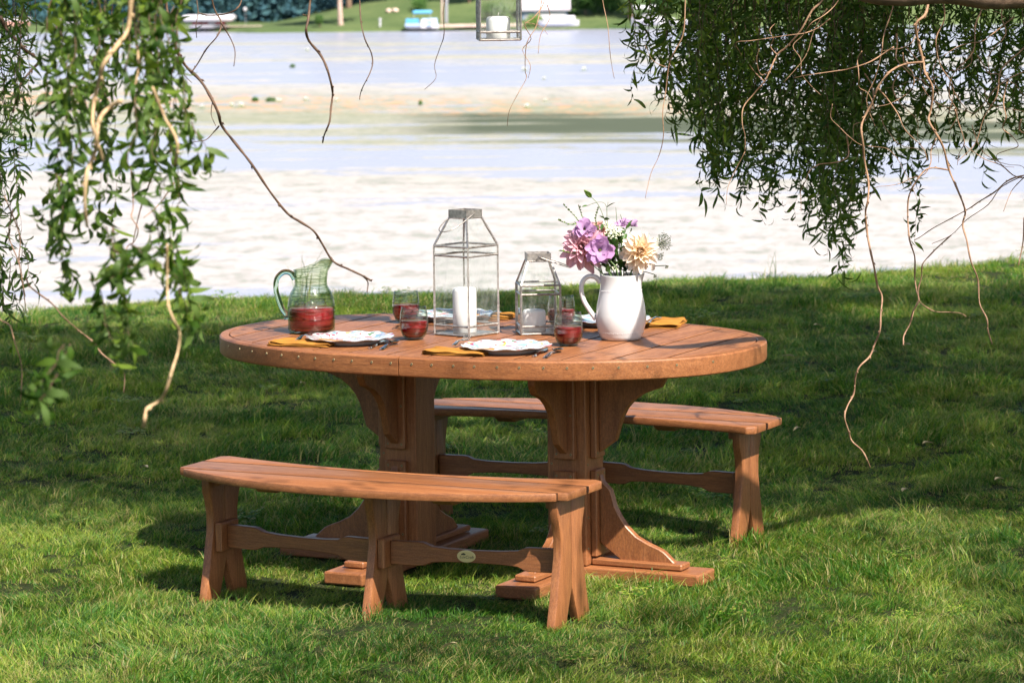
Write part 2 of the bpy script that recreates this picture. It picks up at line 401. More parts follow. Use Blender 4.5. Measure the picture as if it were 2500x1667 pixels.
for sgn in (-1, 1):
    cx = sgn*PX
    bm = bbox([(cx-PW, cx+PW, -PW, PW, .046, TOP-.028)], .004, 2)
    ped = build('pedestal', bm, WZ, table)
    for (dx, dy) in ((1, 0), (-1, 0), (0, 1), (0, -1)):
        inward = (dx == -sgn)
        ax = Vector((dx, dy, 0)); sd = Vector((-dy, dx, 0)); o0 = Vector((cx, 0, 0))
        def place(b):
            bmesh.ops.transform(b, matrix=Matrix(((dx, -dy, 0, cx), (dy, dx, 0, 0), (0, 0, 1, 0), (0, 0, 0, 1))), verts=b.verts)
            bmesh.ops.recalc_face_normals(b, faces=b.faces); return b
        pt = .022
        if inward: continue
        # mounting pads against the post
        for (z0, z1, nm) in ((.388, TOP-.029, 'upper_pad'), (.072, .350, 'lower_pad')):
            if inward and nm == 'lower_pad': continue
            b = bbox([(PW, PW+pt, -.036, .036, z0, z1)], .0035); pd = build(nm, place(b), WZ, ped)
            if nm == 'upper_pad':
                for yy in (-.025, .025): screw(pd, o0+ax*(PW+pt)+sd*yy+Vector((0, 0, .405)), ax)
                screw(pd, o0+ax*(PW+pt)+sd*.025+Vector((0, 0, .53)), ax)
            else:
                for yy in (-.025, .025): screw(pd, o0+ax*(PW+pt)+sd*yy+Vector((0, 0, .335)), ax)
                screw(pd, o0+ax*(PW+pt)+sd*.025+Vector((0, 0, .11)), ax)
        for zz in (.37, .2, .1): screw(ped, o0+ax*PW-sd*.052+Vector((0, 0, zz)), ax)
        s_ = .62 if inward else 1
        b = prism([(PW+pt+u*s_, z) for u, z in UP], 'y', -.0135, .0135); bevel(b, .003)
        build('upper_bracket', place(b), WD, ped, 25)
        if not inward:
            L_ = .452 if dy else .452
            b = prism([(PW+pt+u*(1 if dx else .95), z) for u, z in LO], 'y', -.0135, .0135); bevel(b, .003)
            build('lower_brace', place(b), WD, ped, 25)
            b = bbox([(PW+.002, PW+pt+.292, -.036, .036, .046, .066)], .004); build('foot_rail', place(b), WX if dx else WY, ped)
    for d in (0, 1):
        b = bbox([(cx-.452 if (d == 0 and sgn < 0) else cx-PW-.03, cx+.452 if (d == 0 and sgn > 0) else cx+PW+.03, -.07, .07, .004, .044)] if d == 0 else
                 [(cx-.07, cx+.07, .0705, .452, .003, .0435), (cx-.07, cx+.07, -.452, -.0705, .003, .0435)], .006, 2)
        build('foot', b, WX if d == 0 else WY, ped)
# ------------------------------------------------------------------ benches (local: x along, -y is the outer side)
def bench(loc, rz, label, badge=False):
    root = empty('curved_bench', loc, rz); tag(root, label, 'bench', 'curved benches beside the oval table')
    H2 = .416; th = .025
    def inner(x): return .185-.100*(1-(abs(x)/.655)**2.0)-24*max(0, abs(x)-.630)**2
    def outer(x): return -.085-.175*(1-(abs(x)/.672)**2.2)+16*max(0, abs(x)-.640)**2
    bm = bmesh.new(); seams = [.26, .058, -.092, -.40]
    for i in range(3):
        y1, y0 = seams[i]-.0052, seams[i+1]+.0052
        pts_t, pts_b = [], []; nn = 48
        for k in range(nn+1):
            s = -1+2*k/nn; x = s*.664
            hi = min(y1, inner(x)-.0); lo = max(y0, outer(x))
            if hi-lo > .002: pts_t.append((x, hi)); pts_b.append((x, lo))
        # trim corners round
        poly = pts_b+pts_t[::-1]
        prism(poly, 'z', H2-th, H2, bm)
    bevel(bm, .0045, 2)
    seat = build('seat', bm, WX, root, 30); mb = MB()
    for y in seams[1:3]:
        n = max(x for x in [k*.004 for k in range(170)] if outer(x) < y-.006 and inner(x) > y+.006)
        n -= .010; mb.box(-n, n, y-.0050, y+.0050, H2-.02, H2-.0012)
    build('groove_shade', mb, GROOVE_SHADE, seat)
    zt = H2-th-.001
    xs = (-.59, .012, .600); cyy = (.022, -.035, .022)
    def leg_poly(sg, yc):
        o = [(.097, zt), (.095, .34), (.083, .31), (.0735, .27), (.074, .22), (.086, .17), (.102, .10), (.121, .03), (.128, .0)]
        i = [(.044, .0), (.030, .04), (.012, .085), (.001, .115), (.001, zt)]
        return [(yc+sg*a, z) for a, z in o]+[(yc+sg*a, z) for a, z in i]
    for x, yc in zip(xs, cyy):
        for sg in (-1, 1):
            b = prism(leg_poly(sg, yc), 'x', x, x+.027); bevel(b, .003, 2); build('leg', b, WZ, root, 30)
        cx_ = x+.0275 if x < -.1 else x-.0235
        b = bbox([(cx_, cx_+.023, yc-.075, yc+.075, zt-.030, zt)], .003); build('leg_cleat', b, WY, root)
    for x in (-.30, .30):
        b = prism([(-.19, zt), (-.17, zt-.018), (.07, zt-.018), (.10, zt)], 'x', x-.035, x+.035); bevel(b, .003)
        build('seat_cleat', b, WY, root)
    for i in range(2):
        xa, xb = xs[i]+.027, xs[i+1]; ya, yb = cyy[i]-.02, cyy[i+1]-.02
        # mounting blocks
        b = bbox([(xa+.0005, xa+.024, ya-.05, ya+.06, .150, .242)], .004); build('stretcher_block', b, WZ, root)
        x0, x1 = xa+.025, xb-.001; L = x1-x0
        up = [(0, .232), (.17, .232), (.20, .230), (.25, .220), (.34, .216), (.5, .2145), (.66, .216), (.76, .220), (.80, .230), (.83, .232), (1, .232)]
        poly = [(a*L, z) for a, z in up]+[(a*L, .392-z) for a, z in up[::-1]]
        b = prism(poly, 'y', -.0125, .0125); bevel(b, .0025)
        st = build('stretcher', b, WX, root, 25); st.location = (x0, ya, 0); st.rotation_euler = (0, 0, math.atan2(yb-ya, L))
        if badge and i == 1:
            bd = MB(); nb = 40; bx, bz = .245, .197
            def ring(rx, rz_, y): return [(bx+rx*cos(2*pi*k/nb), y, bz+rz_*sin(2*pi*k/nb)) for k in range(nb)]
            yy = -.0128
            vs = ring(.0295, .0185, yy)+ring(.0295, .0185, yy-.0012)+ring(.0270, .0162, yy-.0018)
            fs = [(k, (k+1) % nb, nb+(k+1) % nb, nb+k) for k in range(nb)]+[(nb+k, nb+(k+1) % nb, 2*nb+(k+1) % nb, 2*nb+k) for k in range(nb)]+[tuple(2*nb+k for k in range(nb))]
            bd.add(vs, fs)
            bo = build('badge', bd, simple('badge_gold', (.62, .50, .25), .35, .35), st); bo['label'] = 'small oval brass coloured maker badge'
            dk = simple('badge_print', (.02, .02, .015), .5)
            tr = MB()
            for (cx_, cz_, r_) in ((-.012, .0055, .0042), (-.0085, .0068, .0045), (-.005, .0052, .0038)):
                tr.add([(bx+cx_+r_*cos(a), yy-.0021, bz+cz_+.7*r_*sin(a)) for a in [pi*j/8 for j in range(9)]]+[(bx+cx_-r_*.6, yy-.0021, bz+cz_-.006), (bx+cx_-r_*.75, yy-.0021, bz+cz_-.002)], [tuple(range(11))])
            build('tree_mark', tr, dk, bo)
            cu = bpy.data.curves.new('lettering', 'FONT'); cu.body = 'LuxCraft'; cu.size = .0125; cu.align_x = 'CENTER'; cu.shear = .25; cu.extrude = .0001
            tmp = bpy.data.objects.new('tmp', cu); COL.objects.link(tmp); bpy.context.view_layer.update()
            me = bpy.data.meshes.new_from_object(tmp.evaluated_get(bpy.context.evaluated_depsgraph_get()))
            bpy.data.objects.remove(tmp)
            me.materials.clear(); me.materials.append(dk)
            lo = bpy.data.objects.new('lettering', me); COL.objects.link(lo); lo.parent = bo
            lo.location = (bx+.001, yy-.0021, bz-.006); lo.rotation_euler = (pi/2, 0, 0)
    return root
bench(tw(0, -.750), -YAW, 'brown curved plank bench in front of the table, with an oval badge on its rail', True)
bench(tw(.008, .785), -YAW+pi, 'brown curved plank bench behind the table, partly hidden by the pedestals')
# ------------------------------------------------------------------ tableware
def T3(x, y, dz=0): return tw(x, y, TOP+dz)
# glass pitcher (local x = towards the right of the photograph)
gp = empty('glass_pitcher', T3(-.584, -.125)); tag(gp, 'green tinted glass pitcher of red drink with ice, at the left end of the table', 'pitcher')
def gp_fn(p, w):
    kk = max(0, min(1, (p.z-.186)/.020))
    if p.z > .19: p.y *= 1-.2*max(0, cos(w))**3*kk
    # pinch the rim out into a spout on +x
    k = max(0, (p.z-.165)/.042); k = min(k, 1.); a = max(0, cos(w))**8
    p.x += a*kk*.022; p.z -= a*kk*.012
    p.z += .045*((1+cos(w))/2)**1.7*k*k
    return p
outr = [(.001, .0), (.062, .0), (.072, .004), (.0765, .012), (.0772, .05), (.0770, .090), (.0735, .115), (.0670, .133), (.0578, .147), (.0537, .155), (.0530, .170), (.0540, .188), (.056, .206)]
innr = [(.052, .2065), (.0507, .188), (.0497, .170), (.0503, .155), (.0545, .145), (.0635, .131), (.0702, .113), (.0737, .090), (.0738, .05), (.0725, .014), (.066, .009), (.001, .008)]
pm = MB().lathe(outr+innr, 56, fn=gp_fn); body = build('body', pm, M['glass'], gp, 'all')
hp = spline([(-.052, 0, .176), (-.066, 0, .196), (-.090, 0, .198), (-.110, 0, .178), (-.114, 0, .145), (-.106, 0, .11), (-.094, 0, .078), (-.080, 0, .058), (-.0765, 0, .046)], 5)
hm = MB().tube(hp, [.0085+.002*abs(i/len(hp)-.5)+(.006*max(0, i/len(hp)-.85)/.15) for i in range(len(hp))], 12)
build('handle', hm, M['handle_glass'], gp, 'all')
dm = MB().lathe([(.001, .0085), (.066, .0095), (.0721, .0145), (.0734, .05), (.0731, .0805), (.0715, .0815), (.001, .0812)], 48); build('drink', dm, M['juice'], gp, 50)
ice = glass('ice', (.98, .93, .93), .08)
for i, (ix, iy, rz) in enumerate(((-.03, -.02, .3), (.01, -.04, .9), (.035, .0, .2), (-.005, .02, 1.3), (-.04, .03, .6))):
    b = bbox([(-.013, .013, -.013, .013, -.013, .013)], .004, 2)
    bmesh.ops.transform(b, matrix=Matrix.Translation((ix, iy, .0855)) @ Matrix.Rotation(rz, 4, 'X') @ Matrix.Rotation(rz*1.7, 4, 'Z'), verts=b.verts)
    build('ice_cube', b, ice, gp, 40)
def tumbler(x, y, label, rz):
    g = empty('stemless_glass', T3(x, y), rz); tag(g, label, 'glass', 'glasses of red drink at the place settings')
    o = [(.001, 0), (.020, 0), (.027, .003), (.037, .014), (.0435, .030), (.0462, .046), (.0458, .062), (.0435, .082), (.0408, .099), (.0398, .106)]
    i = [(.0384, .1062), (.0420, .082), (.0441, .062), (.0444, .046), (.0418, .031), (.0355, .017), (.026, .0085), (.001, .007)]
    build('bowl', MB().lathe(o+i, 44), M['glass_clear'], g, 'all')
    build('drink', MB().lathe([(.001, .0072), (.026, .0088), (.0354, .0175), (.0416, .031), (.0442, .046), (.0440, .0605), (.042, .0615), (.001, .0612)], 40), M['drink'], g, 50)
    return g
tumbler(-.175, -.185, 'glass of red drink nearest the front left plate', .3)
tumbler(-.425, .235, 'glass of red drink at the far left setting, behind another glass', 1.2)
tumbler(.36, -.165, 'glass of red drink by the front right plate, before the small lantern', 2.2)
tumbler(.125, .285, 'glass of red drink at the far right setting, seen through the small lantern', 3.1)
# plates
def plate(x, y, label, rz):
    p = empty('dinner_plate', T3(x, y), rz); tag(p, label, 'plate', 'floral plates at the place settings')
    def sc(q, w):
        r = sqrt(q.x**2+q.y**2)
        if r > .1:
            k = (r-.1)/.04; f = 1+.022*k*(abs(cos(w*6+.3*sin(3*w)))-.5); q.x *= f; q.y *= f
            q.z += .0018*k*cos(12*w)
        return q
    top = [(.0, .0095), (.05, .0095), (.088, .0098), (.096, .0125), (.103, .0170), (.125, .0205), (.1385, .0225), (.1405, .0222)]
    bot = [(.1395, .0205), (.125, .0178), (.103, .0140), (.100, .0100), (.094, .004), (.090, .0002), (.084, .0002), (.082, .004), (.0, .004)]
    mb = MB(); mb.lathe(top, 120, fn=sc, mi=0); mb.lathe([(.1405, .0222)]+bot, 120, fn=sc, mi=1)
    mb.f = [f[::-1] for f in mb.f]; build('dish', mb, [M['plate'], M['plate_white']], p, 'all'); return p
plate(-.325, -.335, 'scalloped white plate with painted flowers, front left, beside the pitcher', .4)
plate(.245, -.372, 'scalloped white plate with painted flowers, front right on the near edge', 2.6)
plate(-.330, .385, 'scalloped white plate with painted flowers, far left, behind the tall lantern', 1.4)
plate(.235, .415, 'scalloped white plate with painted flowers, far right, behind the white jug', 4.0)
def napkin(cx, cy, label, rz, lx=.155, ly=.12, seed=1, fat=1.):
    g = random.Random(seed)
    n = empty('napkin', T3(cx, cy), -YAW+rz); tag(n, label, 'napkin', 'folded yellow napkins')
    mb = MB(); nx, ny = 26, 20
    for L in range(4):
        z0 = .0006+L*.0033*fat; sh = [g.uniform(-.003, .003) for _ in range(4)]; ph = g.uniform(0, 9)
        vs = []; fs = []
        for side in (0, 1):
            for i in range(nx+1):
                for j in range(ny+1):
                    u, v = i/nx, j/ny
                    x = (u-.5)*lx+sh[0]+.002*sin(9*v+ph); y = (v-.5)*ly+sh[1]+.0025*sin(7*u+ph*1.3)
                    e = min(u, 1-u, v, 1-v)*10; rd = sqrt(min(1, max(0, e)))
                    w = .0012*sin(14*u+5*v+ph)+.0010*sin(17*v-4*u+ph)
                    w += .003*fat*exp(-((u-.02)/.15)**2)*(L/3)
                    z = z0+w*(.3+.25*L)+(1 if side else 0)*.0026*fat*rd
                    vs.append((x, y, max(z, .0003+.0004*side)))
        k = (nx+1)*(ny+1)
        for i in range(nx):
            for j in range(ny):
                a = i*(ny+1)+j; q4 = (a, a+ny+1, a+ny+2, a+1)
                fs.append(tuple(reversed(q4))); fs.append(tuple(k+t for t in q4))
        mb.add(vs, fs)
        # folded edge closing two layers
        if L % 2 == 0:
            mb.tube([(-lx/2+.002*sin(j)+sh[0], (j/10-.5)*ly*.98, z0+.0030*fat) for j in range(11)], .0028*fat, 8)
    build('cloth', mb, M['napkin'], n, 'all'); return n
napkin(-.432, -.432, 'folded yellow napkin half under the front left plate', .10, .21, .12, 3)
napkin(.130, -.468, 'folded yellow napkin half under the front right plate', .08, .20, .12, 5)
napkin(-.235, .470, 'folded yellow napkin half under the far left plate', .25, .17, .13, 7)
napkin(.385, .470, 'folded yellow napkin behind the white jug', .25, .17, .20, 9, 1.2)
# cutlery: local x from handle end to head
def flat(mb, secs, z=0., th=.0016, curve=lambda x: 0.):
    vs = []; fs = []
    for (x, w) in secs:
        h = curve(x)
        vs += [(x, -w, z+h), (x, -w*.6, z+h+th), (x, w*.6, z+h+th), (x, w, z+h), (x, 0, z+h-th*.3)]
    for i in range(len(secs)-1):
        for k in range(5): fs.append((i*5+k, i*5+(k+1) % 5, i*5+5+(k+1) % 5, i*5+5+k))
    fs += [(0, 4, 3, 2, 1), tuple(len(vs)-5+k for k in range(5))]
    mb.add(vs, fs)
def cutlery(kind, p0, p1, dz, label, group):
    a = tw(p0[0], p0[1]); b = tw(p1[0], p1[1]); ang = math.atan2(b.y-a.y, b.x-a.x)
    o = empty(kind, (a.x, a.y, TOP+dz), ang); tag(o, label, kind.split('_')[0], group)
    if kind == 'table_spoon':
        mb = MB(); flat(mb, [(0, .003), (.004, .007), (.02, .0078), (.05, .006), (.09, .003), (.125, .0024), (.135, .004)], .001, .0026, lambda x: .009*sin(min(1, x/.135)*pi)**2*.6+.004*x/.135)
        build('handle', mb, M['steel'], o, 50)
        mb = MB(); n = 24; vs = []; fs = []; rings = 7
        for sgn, r0 in ((1, 0), (-1, 1)):
            for r in range(rings+1):
                f = r/rings
                for k in range(n):
                    w = 2*pi*k/n; x = .158+.0265*f*cos(w); y = .0175*f*sin(w)*(1-.12*cos(w))
                    vs.append((x, y, .0012+.0095*f*f+(0 if r0 == 0 else -.0010)*(1-f*.7)))
        for s in (0, 1):
            for r in range(rings):
                for k in range(n):
                    a0 = s*(rings+1)*n+r*n; q4 = (a0+k, a0+(k+1) % n, a0+n+(k+1) % n, a0+n+k); fs.append(q4 if s == 0 else q4[::-1])
        mb.add(vs, fs); build('bowl', mb, M['steel'], o, 'all')
    elif kind == 'table_knife':
        mb = MB(); flat(mb, [(0, .004), (.005, .0065), (.03, .0075), (.07, .0062), (.095, .0055)], .0012, .0045); build('handle', mb, M['steel'], o, 50)
        mb = MB(); flat(mb, [(.095, .004), (.105, .0085), (.15, .010), (.19, .009), (.212, .004), (.216, .001)], .002, .0013); build('blade', mb, M['steel'], o, 50)
    else:
        mb = MB(); flat(mb, [(0, .003), (.004, .007), (.02, .0078), (.05, .0058), (.09, .003), (.125, .0026), (.134, .006), (.142, .0125), (.150, .0130)], .001, .0024, lambda x: .008*sin(min(1, x/.13)*pi)**2)
        build('handle', mb, M['steel'], o, 50)
        mb = MB()
        for t in range(4):
            yy = -.0105+t*.0070
            mb.tube([(.149, yy, .002), (.165, yy, .0035), (.185, yy*.98, .0075), (.197, yy*.96, .012)], [.0016, .0015, .0013, .0006], 6)
        build('tines', mb, M['steel'], o, 50)
    return o
G1 = 'cutlery laid beside the plates'
cutlery('table_knife', (-.188, -.462), (-.245, -.26), .001, 'steel knife right of the front left plate', G1)
cutlery('table_spoon', (-.140, -.476), (-.198, -.215), .001, 'steel spoon beside the front left glass', G1)
cutlery('table_knife', (.383, -.468), (.330, -.26), .001, 'steel knife right of the front right plate', G1)
cutlery('table_spoon', (.430, -.490), (.385, -.24), .001, 'steel spoon beside the front right glass', G1)
cutlery('table_fork', (-.46, -.44), (-.515, -.20), .0145, 'steel fork on the front left napkin', G1)
cutlery('table_fork', (.075, -.40), (.012, -.12), .0145, 'steel fork on the front right napkin, tines beyond the plate', G1)
cutlery('table_fork', (-.205, .50), (-.175, .30), .0160, 'steel fork on the far left napkin', G1)
cutlery('table_fork', (.385, .50), (.41, .30), .019, 'steel fork on the napkin behind the white jug', G1)
# ------------------------------------------------------------------ lanterns
def lantern(loc, rz, side, hb, hs, hc, ht, hu, capw, label, bail, ncross=2):
    L = empty('glass_lantern', loc, rz); tag(L, label, 'lantern', 'glass and tin candle lanterns')
    s = side/2; c = capw/2; w = .0042
    frame = MB()
    cs = [(1, 1), (-1, 1), (-1, -1), (1, -1)]
    for i, (a, b) in enumerate(cs):
        a2, b2 = cs[(i+1) % 4]
        r_ = .0034
        def bar(p, q, r=r_):
            d = (Vector(q)-Vector(p)).normalized(); n = 6
            jt = [Vector(p).lerp(Vector(q), k/n)+Vector((R.uniform(-1, 1), R.uniform(-1, 1), R.uniform(-1, 1)))*.0003 for k in range(n+1)]
            frame.tube(jt, [r*R.uniform(.85, 1.15) for _ in jt], 4)
        bar((a*s, b*s, .003), (a*s, b*s, hs), r_*1.25); bar((a*s, b*s, hs), (a*c, b*c, hc), r_*1.1)
        for z in (.0035, hb, hs): bar((a*s, b*s, z), (a2*s, b2*s, z), r_)
        if hu: bar((a*s, b*s, hu), (a2*s, b2*s, hu), r_)
        bar((a*c, b*c, hc), (a2*c, b2*c, hc), r_*.8)
    build('frame', frame, M['tin'], L, 40)
    cap = MB(); z0, z1 = hc, ht; t = .0015
    for (x0, x1, y0, y1) in ((-c-t, c+t, -c-t, -c), (-c-t, c+t, c, c+t), (-c-t, -c, -c, c), (c, c+t, -c, c)):
        cap.box(x0, x1, y0, y1, z0, z1)
    cap.box(-c*.99, c*.99, -c*.99, c*.99, z1-.010, z1-.0085)
    build('cap', cap, M['tin'], L)
    base = MB().box(-s+.001, s-.001, -s+.001, s-.001, .0035, .0055)
    build('base', base, M['tin'], L)
    k = s-.0006
    for i, (a, b) in enumerate(cs):
        a2, b2 = cs[(i+1) % 4]
        pn = MB()
        pn.add([(a*k, b*k, .006), (a2*k, b2*k, .006), (a2*k, b2*k, hs), (a*k, b*k, hs)], [(0, 1, 2, 3)])
        pn.add([(a*k, b*k, hs), (a2*k, b2*k, hs), (a2*c*.98, b2*c*.98, hc), (a*c*.98, b*c*.98, hc)], [(0, 1, 2, 3)])
        build('glass_pane', pn, M['pane'], L)
    # wire bail: half hoop hinged on two cap faces, swung towards direction 'bail'
    ang, tilt, rad = bail; m = (hc+ht)/2+.003
    bw = MB(); pts = []
    for j in range(29):
        w_ = pi*j/28; hx = (c+.004)*cos(w_)*(1+.35*sin(w_)**2); o = rad*sin(w_)**.9
        p = Vector((hx, o*cos(tilt), o*sin(tilt)))
        p.rotate(Quaternion((0, 0, 1), ang)); pts.append(p+Vector((0, 0, m)))
    bw.tube(pts, .0019, 6); build('bail_handle', bw, M['tin'], L, 'all')
    return L
LB = T3(0, 0); cL = onz(1138*.9408, 813*.9408, TOP)
FL = onz(1145*.9408, 825*.9408, TOP)
rt = Vector((cos(radians(49.5)), sin(radians(49.5)), 0)); up_ = Vector((-sin(radians(49.5)), cos(radians(49.5)), 0))
cA = Vector((FL.x, FL.y, TOP))+(rt+up_)*.146/2+Vector((0, 0, .0008))
lantern(cA, radians(49.5), .146, .033, .288, .378, .404, .258, .074, 'tall glass and tin lantern in the middle of the table', (radians(90), radians(-26), .125))
def candle(loc, r, h, label, lit=0):
    o = empty('pillar_candle', loc); tag(o, label, 'candle', 'white pillar candles')
    mb = MB().lathe([(.001, 0), (r-.002, 0), (r, .002), (r, h*.5), (r*.995, h-.012), (r*.96, h-.006), (r*.88, h-.002), (r*.6, h), (.001, h-.001)], 40)
    build('wax', mb, M['wax'], o, 60)
    build('wick', MB().tube([(0, 0, h-.002), (.0005, 0, h+.006), (.0015, .0005, h+.012)], .0011, 6), M['wick'], o); return o
candle(cA+Vector((-.006, .0, .006)), .0385, .146, 'tall white pillar candle inside the tall lantern')
FS = onz(1273*.9408, 819.7*.9408, TOP); a_ = radians(6.5)
rt = Vector((cos(a_), sin(a_), 0)); up_ = Vector((-sin(a_), cos(a_), 0))
cB = Vector((FS.x, FS.y, TOP))+(rt+up_)*.1275/2+Vector((0, 0, .0008))
lantern(cB, a_, .1275, .028, .160, .236, .261, .131, .074, 'small glass and tin lantern on the table, left of the white jug', (radians(-96), radians(-21), .112))
candle(cB+Vector((-.014, .01, .006)), .0378, .070, 'short white pillar candle inside the small table lantern')
cC = at(1146, 95, 10.45)+Vector((0, .066, 0)); a_ = radians(4)
hl = lantern(cC, a_, .1275, .028, .160, .236, .261, .131, .074, 'glass and tin lantern hanging from a branch above the table', (radians(0), radians(88), .12))
candle(cC+Vector((-.002, 0, .006)), .0378, .070, 'short white pillar candle inside the hanging lantern')
cd = MB().tube([cC+Vector((0, .004, .372)), cC+Vector((.004, .004, .55)), cC+Vector((0, 0, .83))], .002, 6)
build('hanging_cord', cd, M['twig_dark'], None); tag(COL.objects['hanging_cord'], 'thin cord holding up the hanging lantern', 'cord')
# ------------------------------------------------------------------ white jug
jug = empty('ceramic_jug', T3(.443, .052)); tag(jug, 'white ceramic jug holding the bouquet on the table', 'jug')
def jf(p, w):
    k = max(0, min(1, (p.z-.165)/.04)); a = max(0, cos(w))**8
    p.x += a*k*.010; p.z += a*k*.004; return p
o_ = [(.001, 0), (.056, 0), (.0635, .003), (.068, .012), (.075, .035), (.0805, .058), (.0800, .080), (.0755, .112), (.0700, .140), (.0660, .160), (.0645, .178), (.0650, .195), (.0665, .205), (.0665, .207)]
i_ = [(.0640, .207), (.0625, .195), (.062, .178), (.064, .160), (.073, .112), (.077, .080), (.077, .058), (.071, .035), (.062, .012), (.001, .008)]
build('body', MB().lathe(o_+i_, 64, fn=jf), M['ceramic'], jug, 'all')
hp = spline([(-.064, 0, .182), (-.078, 0, .198), (-.100, 0, .202), (-.119, 0, .188), (-.125, 0, .160), (-.117, 0, .125), (-.100, 0, .095), (-.086, 0, .075), (-.079, 0, .066)], 5)
build('handle', MB().tube(hp, [.0088-.0014*sin(pi*i/len(hp)) for i in range(len(hp))], 12), M['ceramic'], jug, 'all')
bd = MB()
for zz, rr in ((.024, .0722), (.156, .0668)):
    for k in range(64):
        w = 2*pi*k/64; bd.lathe([(.0001, 0), (.0012, .0003), (.0015, .0011), (.0012, .0019), (.0001, .0022)], 6, (rr*cos(w), rr*sin(w), zz+.0012*(k % 2)))
build('beading', bd, M['ceramic'], jug, 'all')
# ------------------------------------------------------------------ bouquet
JX, JY = jug.location.x, jug.location.y
def fpos(px, py, dy=0):   # crop pixel of the flower close-up -> world
    return at((1360+px/3.921)*.9408, (450+py/3.921)*.9408, JY+dy)
mouth = Vector((JX, JY, TOP+.205))
def stem_pts(head, off=(0, 0)):
    m = mouth+Vector((off[0], off[1], 0)); b = Vector((JX-off[0]*.5, JY-off[1]*.5, TOP+.02))
    return spline([b, m, m.lerp(head, .5)+Vector(((head.x-m.x)*-.12, 0, .01)), head], 5)
def add_stem(root, head, off, r=.0022):
    pts = [p-root.location for p in stem_pts(head, off)]
    build('stem', MB().tube(pts, r, 6), M['green_stem'], root, 'all')
def petal_mesh(mb, mtx, L, W, cup, curl, seg=6, ruff=0., ph=0.):
    vs = []; fs = []; m = 5
    for i in range(seg+1):
        t = i/seg; w = W*(sin(pi*min(1, t**.8*.93+.03)))**.75*(1 if not ruff else (.55+.6*t)); 
        if ruff: w = W*(.25+.75*sin(pi*.5*min(1, t*1.25)))*(1 if t < .85 else .9)
        for j in range(m):
            s = (j/(m-1)-.5)*2
            x = L*t; y = w*s; z = cup*w*s*s+curl*L*t*t
            if ruff: z += ruff*t*t*sin(9*s*1.2+ph+5*t)*.5+ruff*.3*sin(17*s+ph*2)*t**3; x += ruff*t*cos(7*s+ph)*.35
            vs.append(mtx @ Vector((x, y, z)))
    for i in range(seg):
        for j in range(m-1):
            a = i*m+j; fs.append((a, a+1, a+m+1, a+m))
    mb.add(vs, fs)
def frame_for(d):
    return d.normalized().to_track_quat('Z', 'Y').to_matrix().to_4x4()
def dahlia(px, py, dy, rad, mt, name, label, group, face=(0, -1, .1), off=(0, 0), seed=1, n=64):
    g = random.Random(seed); c = fpos(px, py, dy); root = empty(name, c); tag(root, label, 'flower', group)
    mb = MB(); Fm = frame_for(Vector(face))
    for i in range(n):
        t = i/(n-1); az = i*2.39996
        el = radians(84-108*t**.85)      # elevation from the flower plane: heart upright, rim folded back
        L = rad*(.30+.82*t**.7)*g.uniform(.85, 1.15); W = L*.21*g.uniform(.85, 1.15)+.0012; dn = (Fm @ Vector((cos(az), sin(az), 0))).z; L *= 1+.22*max(0, -dn)*t; el -= .25*max(0, -dn)*t
        m = Fm @ Matrix.Rotation(az, 4, 'Z') @ Matrix.Translation((rad*.04, 0, rad*(.12-.16*t))) @ Matrix.Rotation(-el, 4, 'Y') @ Matrix.Rotation(g.uniform(-.25, .25), 4, 'X')
        petal_mesh(mb, m, L, W, .8, .16-.40*t+g.uniform(-.2, .2), 7)
    build('petals', mb, mt, root, 'all')
    add_stem(root, c+Vector((0, .012, -.01)), off, .003); return root
def lisi(px, py, dy, rad, label, face, off, seed, npet=14):
    g = random.Random(seed); c = fpos(px, py, dy); root = empty('lisianthus', c); tag(root, label, 'flower', 'lilac lisianthus blooms')
    mb = MB(); Fm = frame_for(Vector(face))
    for i in range(npet):
        t = (i % 3)/3; az = i*2.39996+g.uniform(-.2, .2); el = radians(74-52*(i/npet))
        m = Fm @ Matrix.Rotation(az, 4, 'Z') @ Matrix.Translation((rad*.06, 0, -rad*.35)) @ Matrix.Rotation(-el, 4, 'Y')
        petal_mesh(mb, m, rad*1.2*g.uniform(.85, 1.15), rad*.52, .5, -.35, 12, rad*.30, g.uniform(0, 6))
    build('petals', mb, M['lisi'], root, 'all')
    hm = MB(); 
    for k in range(6):
        a = k*pi/3; d = Fm @ Vector((cos(a)*.003, sin(a)*.003, -rad*.05)); d0 = Fm @ Vector((0, 0, -rad*.3))
        hm.tube([d0, d], [.0012, .0018], 5)
    build('stamens', hm, simple('stamen_green', (.10, .09, .02), .6), root)
    add_stem(root, c+Vector((0, .01, -.012)), off, .0022); return root
dahlia(248, 600, .0, .076, M['dahlia_pink'], 'dahlia', 'large dusty pink dahlia at the left of the bouquet', 'dahlias', (-.30, -1, .12), (-.03, 0), 1)
dahlia(795, 640, -.045, .064, M['dahlia_cream'], 'dahlia', 'large cream dahlia at the right of the bouquet', 'dahlias', (.1, -1, .12), (.03, -.02), 2)
dahlia(400, 435, .05, .036, M['dahlia_pink'], 'dahlia', 'smaller pink dahlia behind the lilac blooms', 'dahlias', (.1, -.6, .8), (-.01, .02), 3)
lisi(412, 628, -.055, .037, 'wide open lilac lisianthus at the front of the bouquet', (.1, -1, .25), (-.01, -.04), 4)
lisi(262, 425, -.02, .026, 'lilac lisianthus at the upper left above the pink dahlia', (-.15, -1, .55), (-.03, -.01), 5)
lisi(625, 385, .02, .022, 'half open lilac lisianthus at the upper middle', (-.3, -.5, 1), (.0, .02), 6, 7)
lisi(715, 388, .03, .019, 'small lilac lisianthus right of the upper middle one', (.4, -.4, 1), (.01, .02), 8, 7)
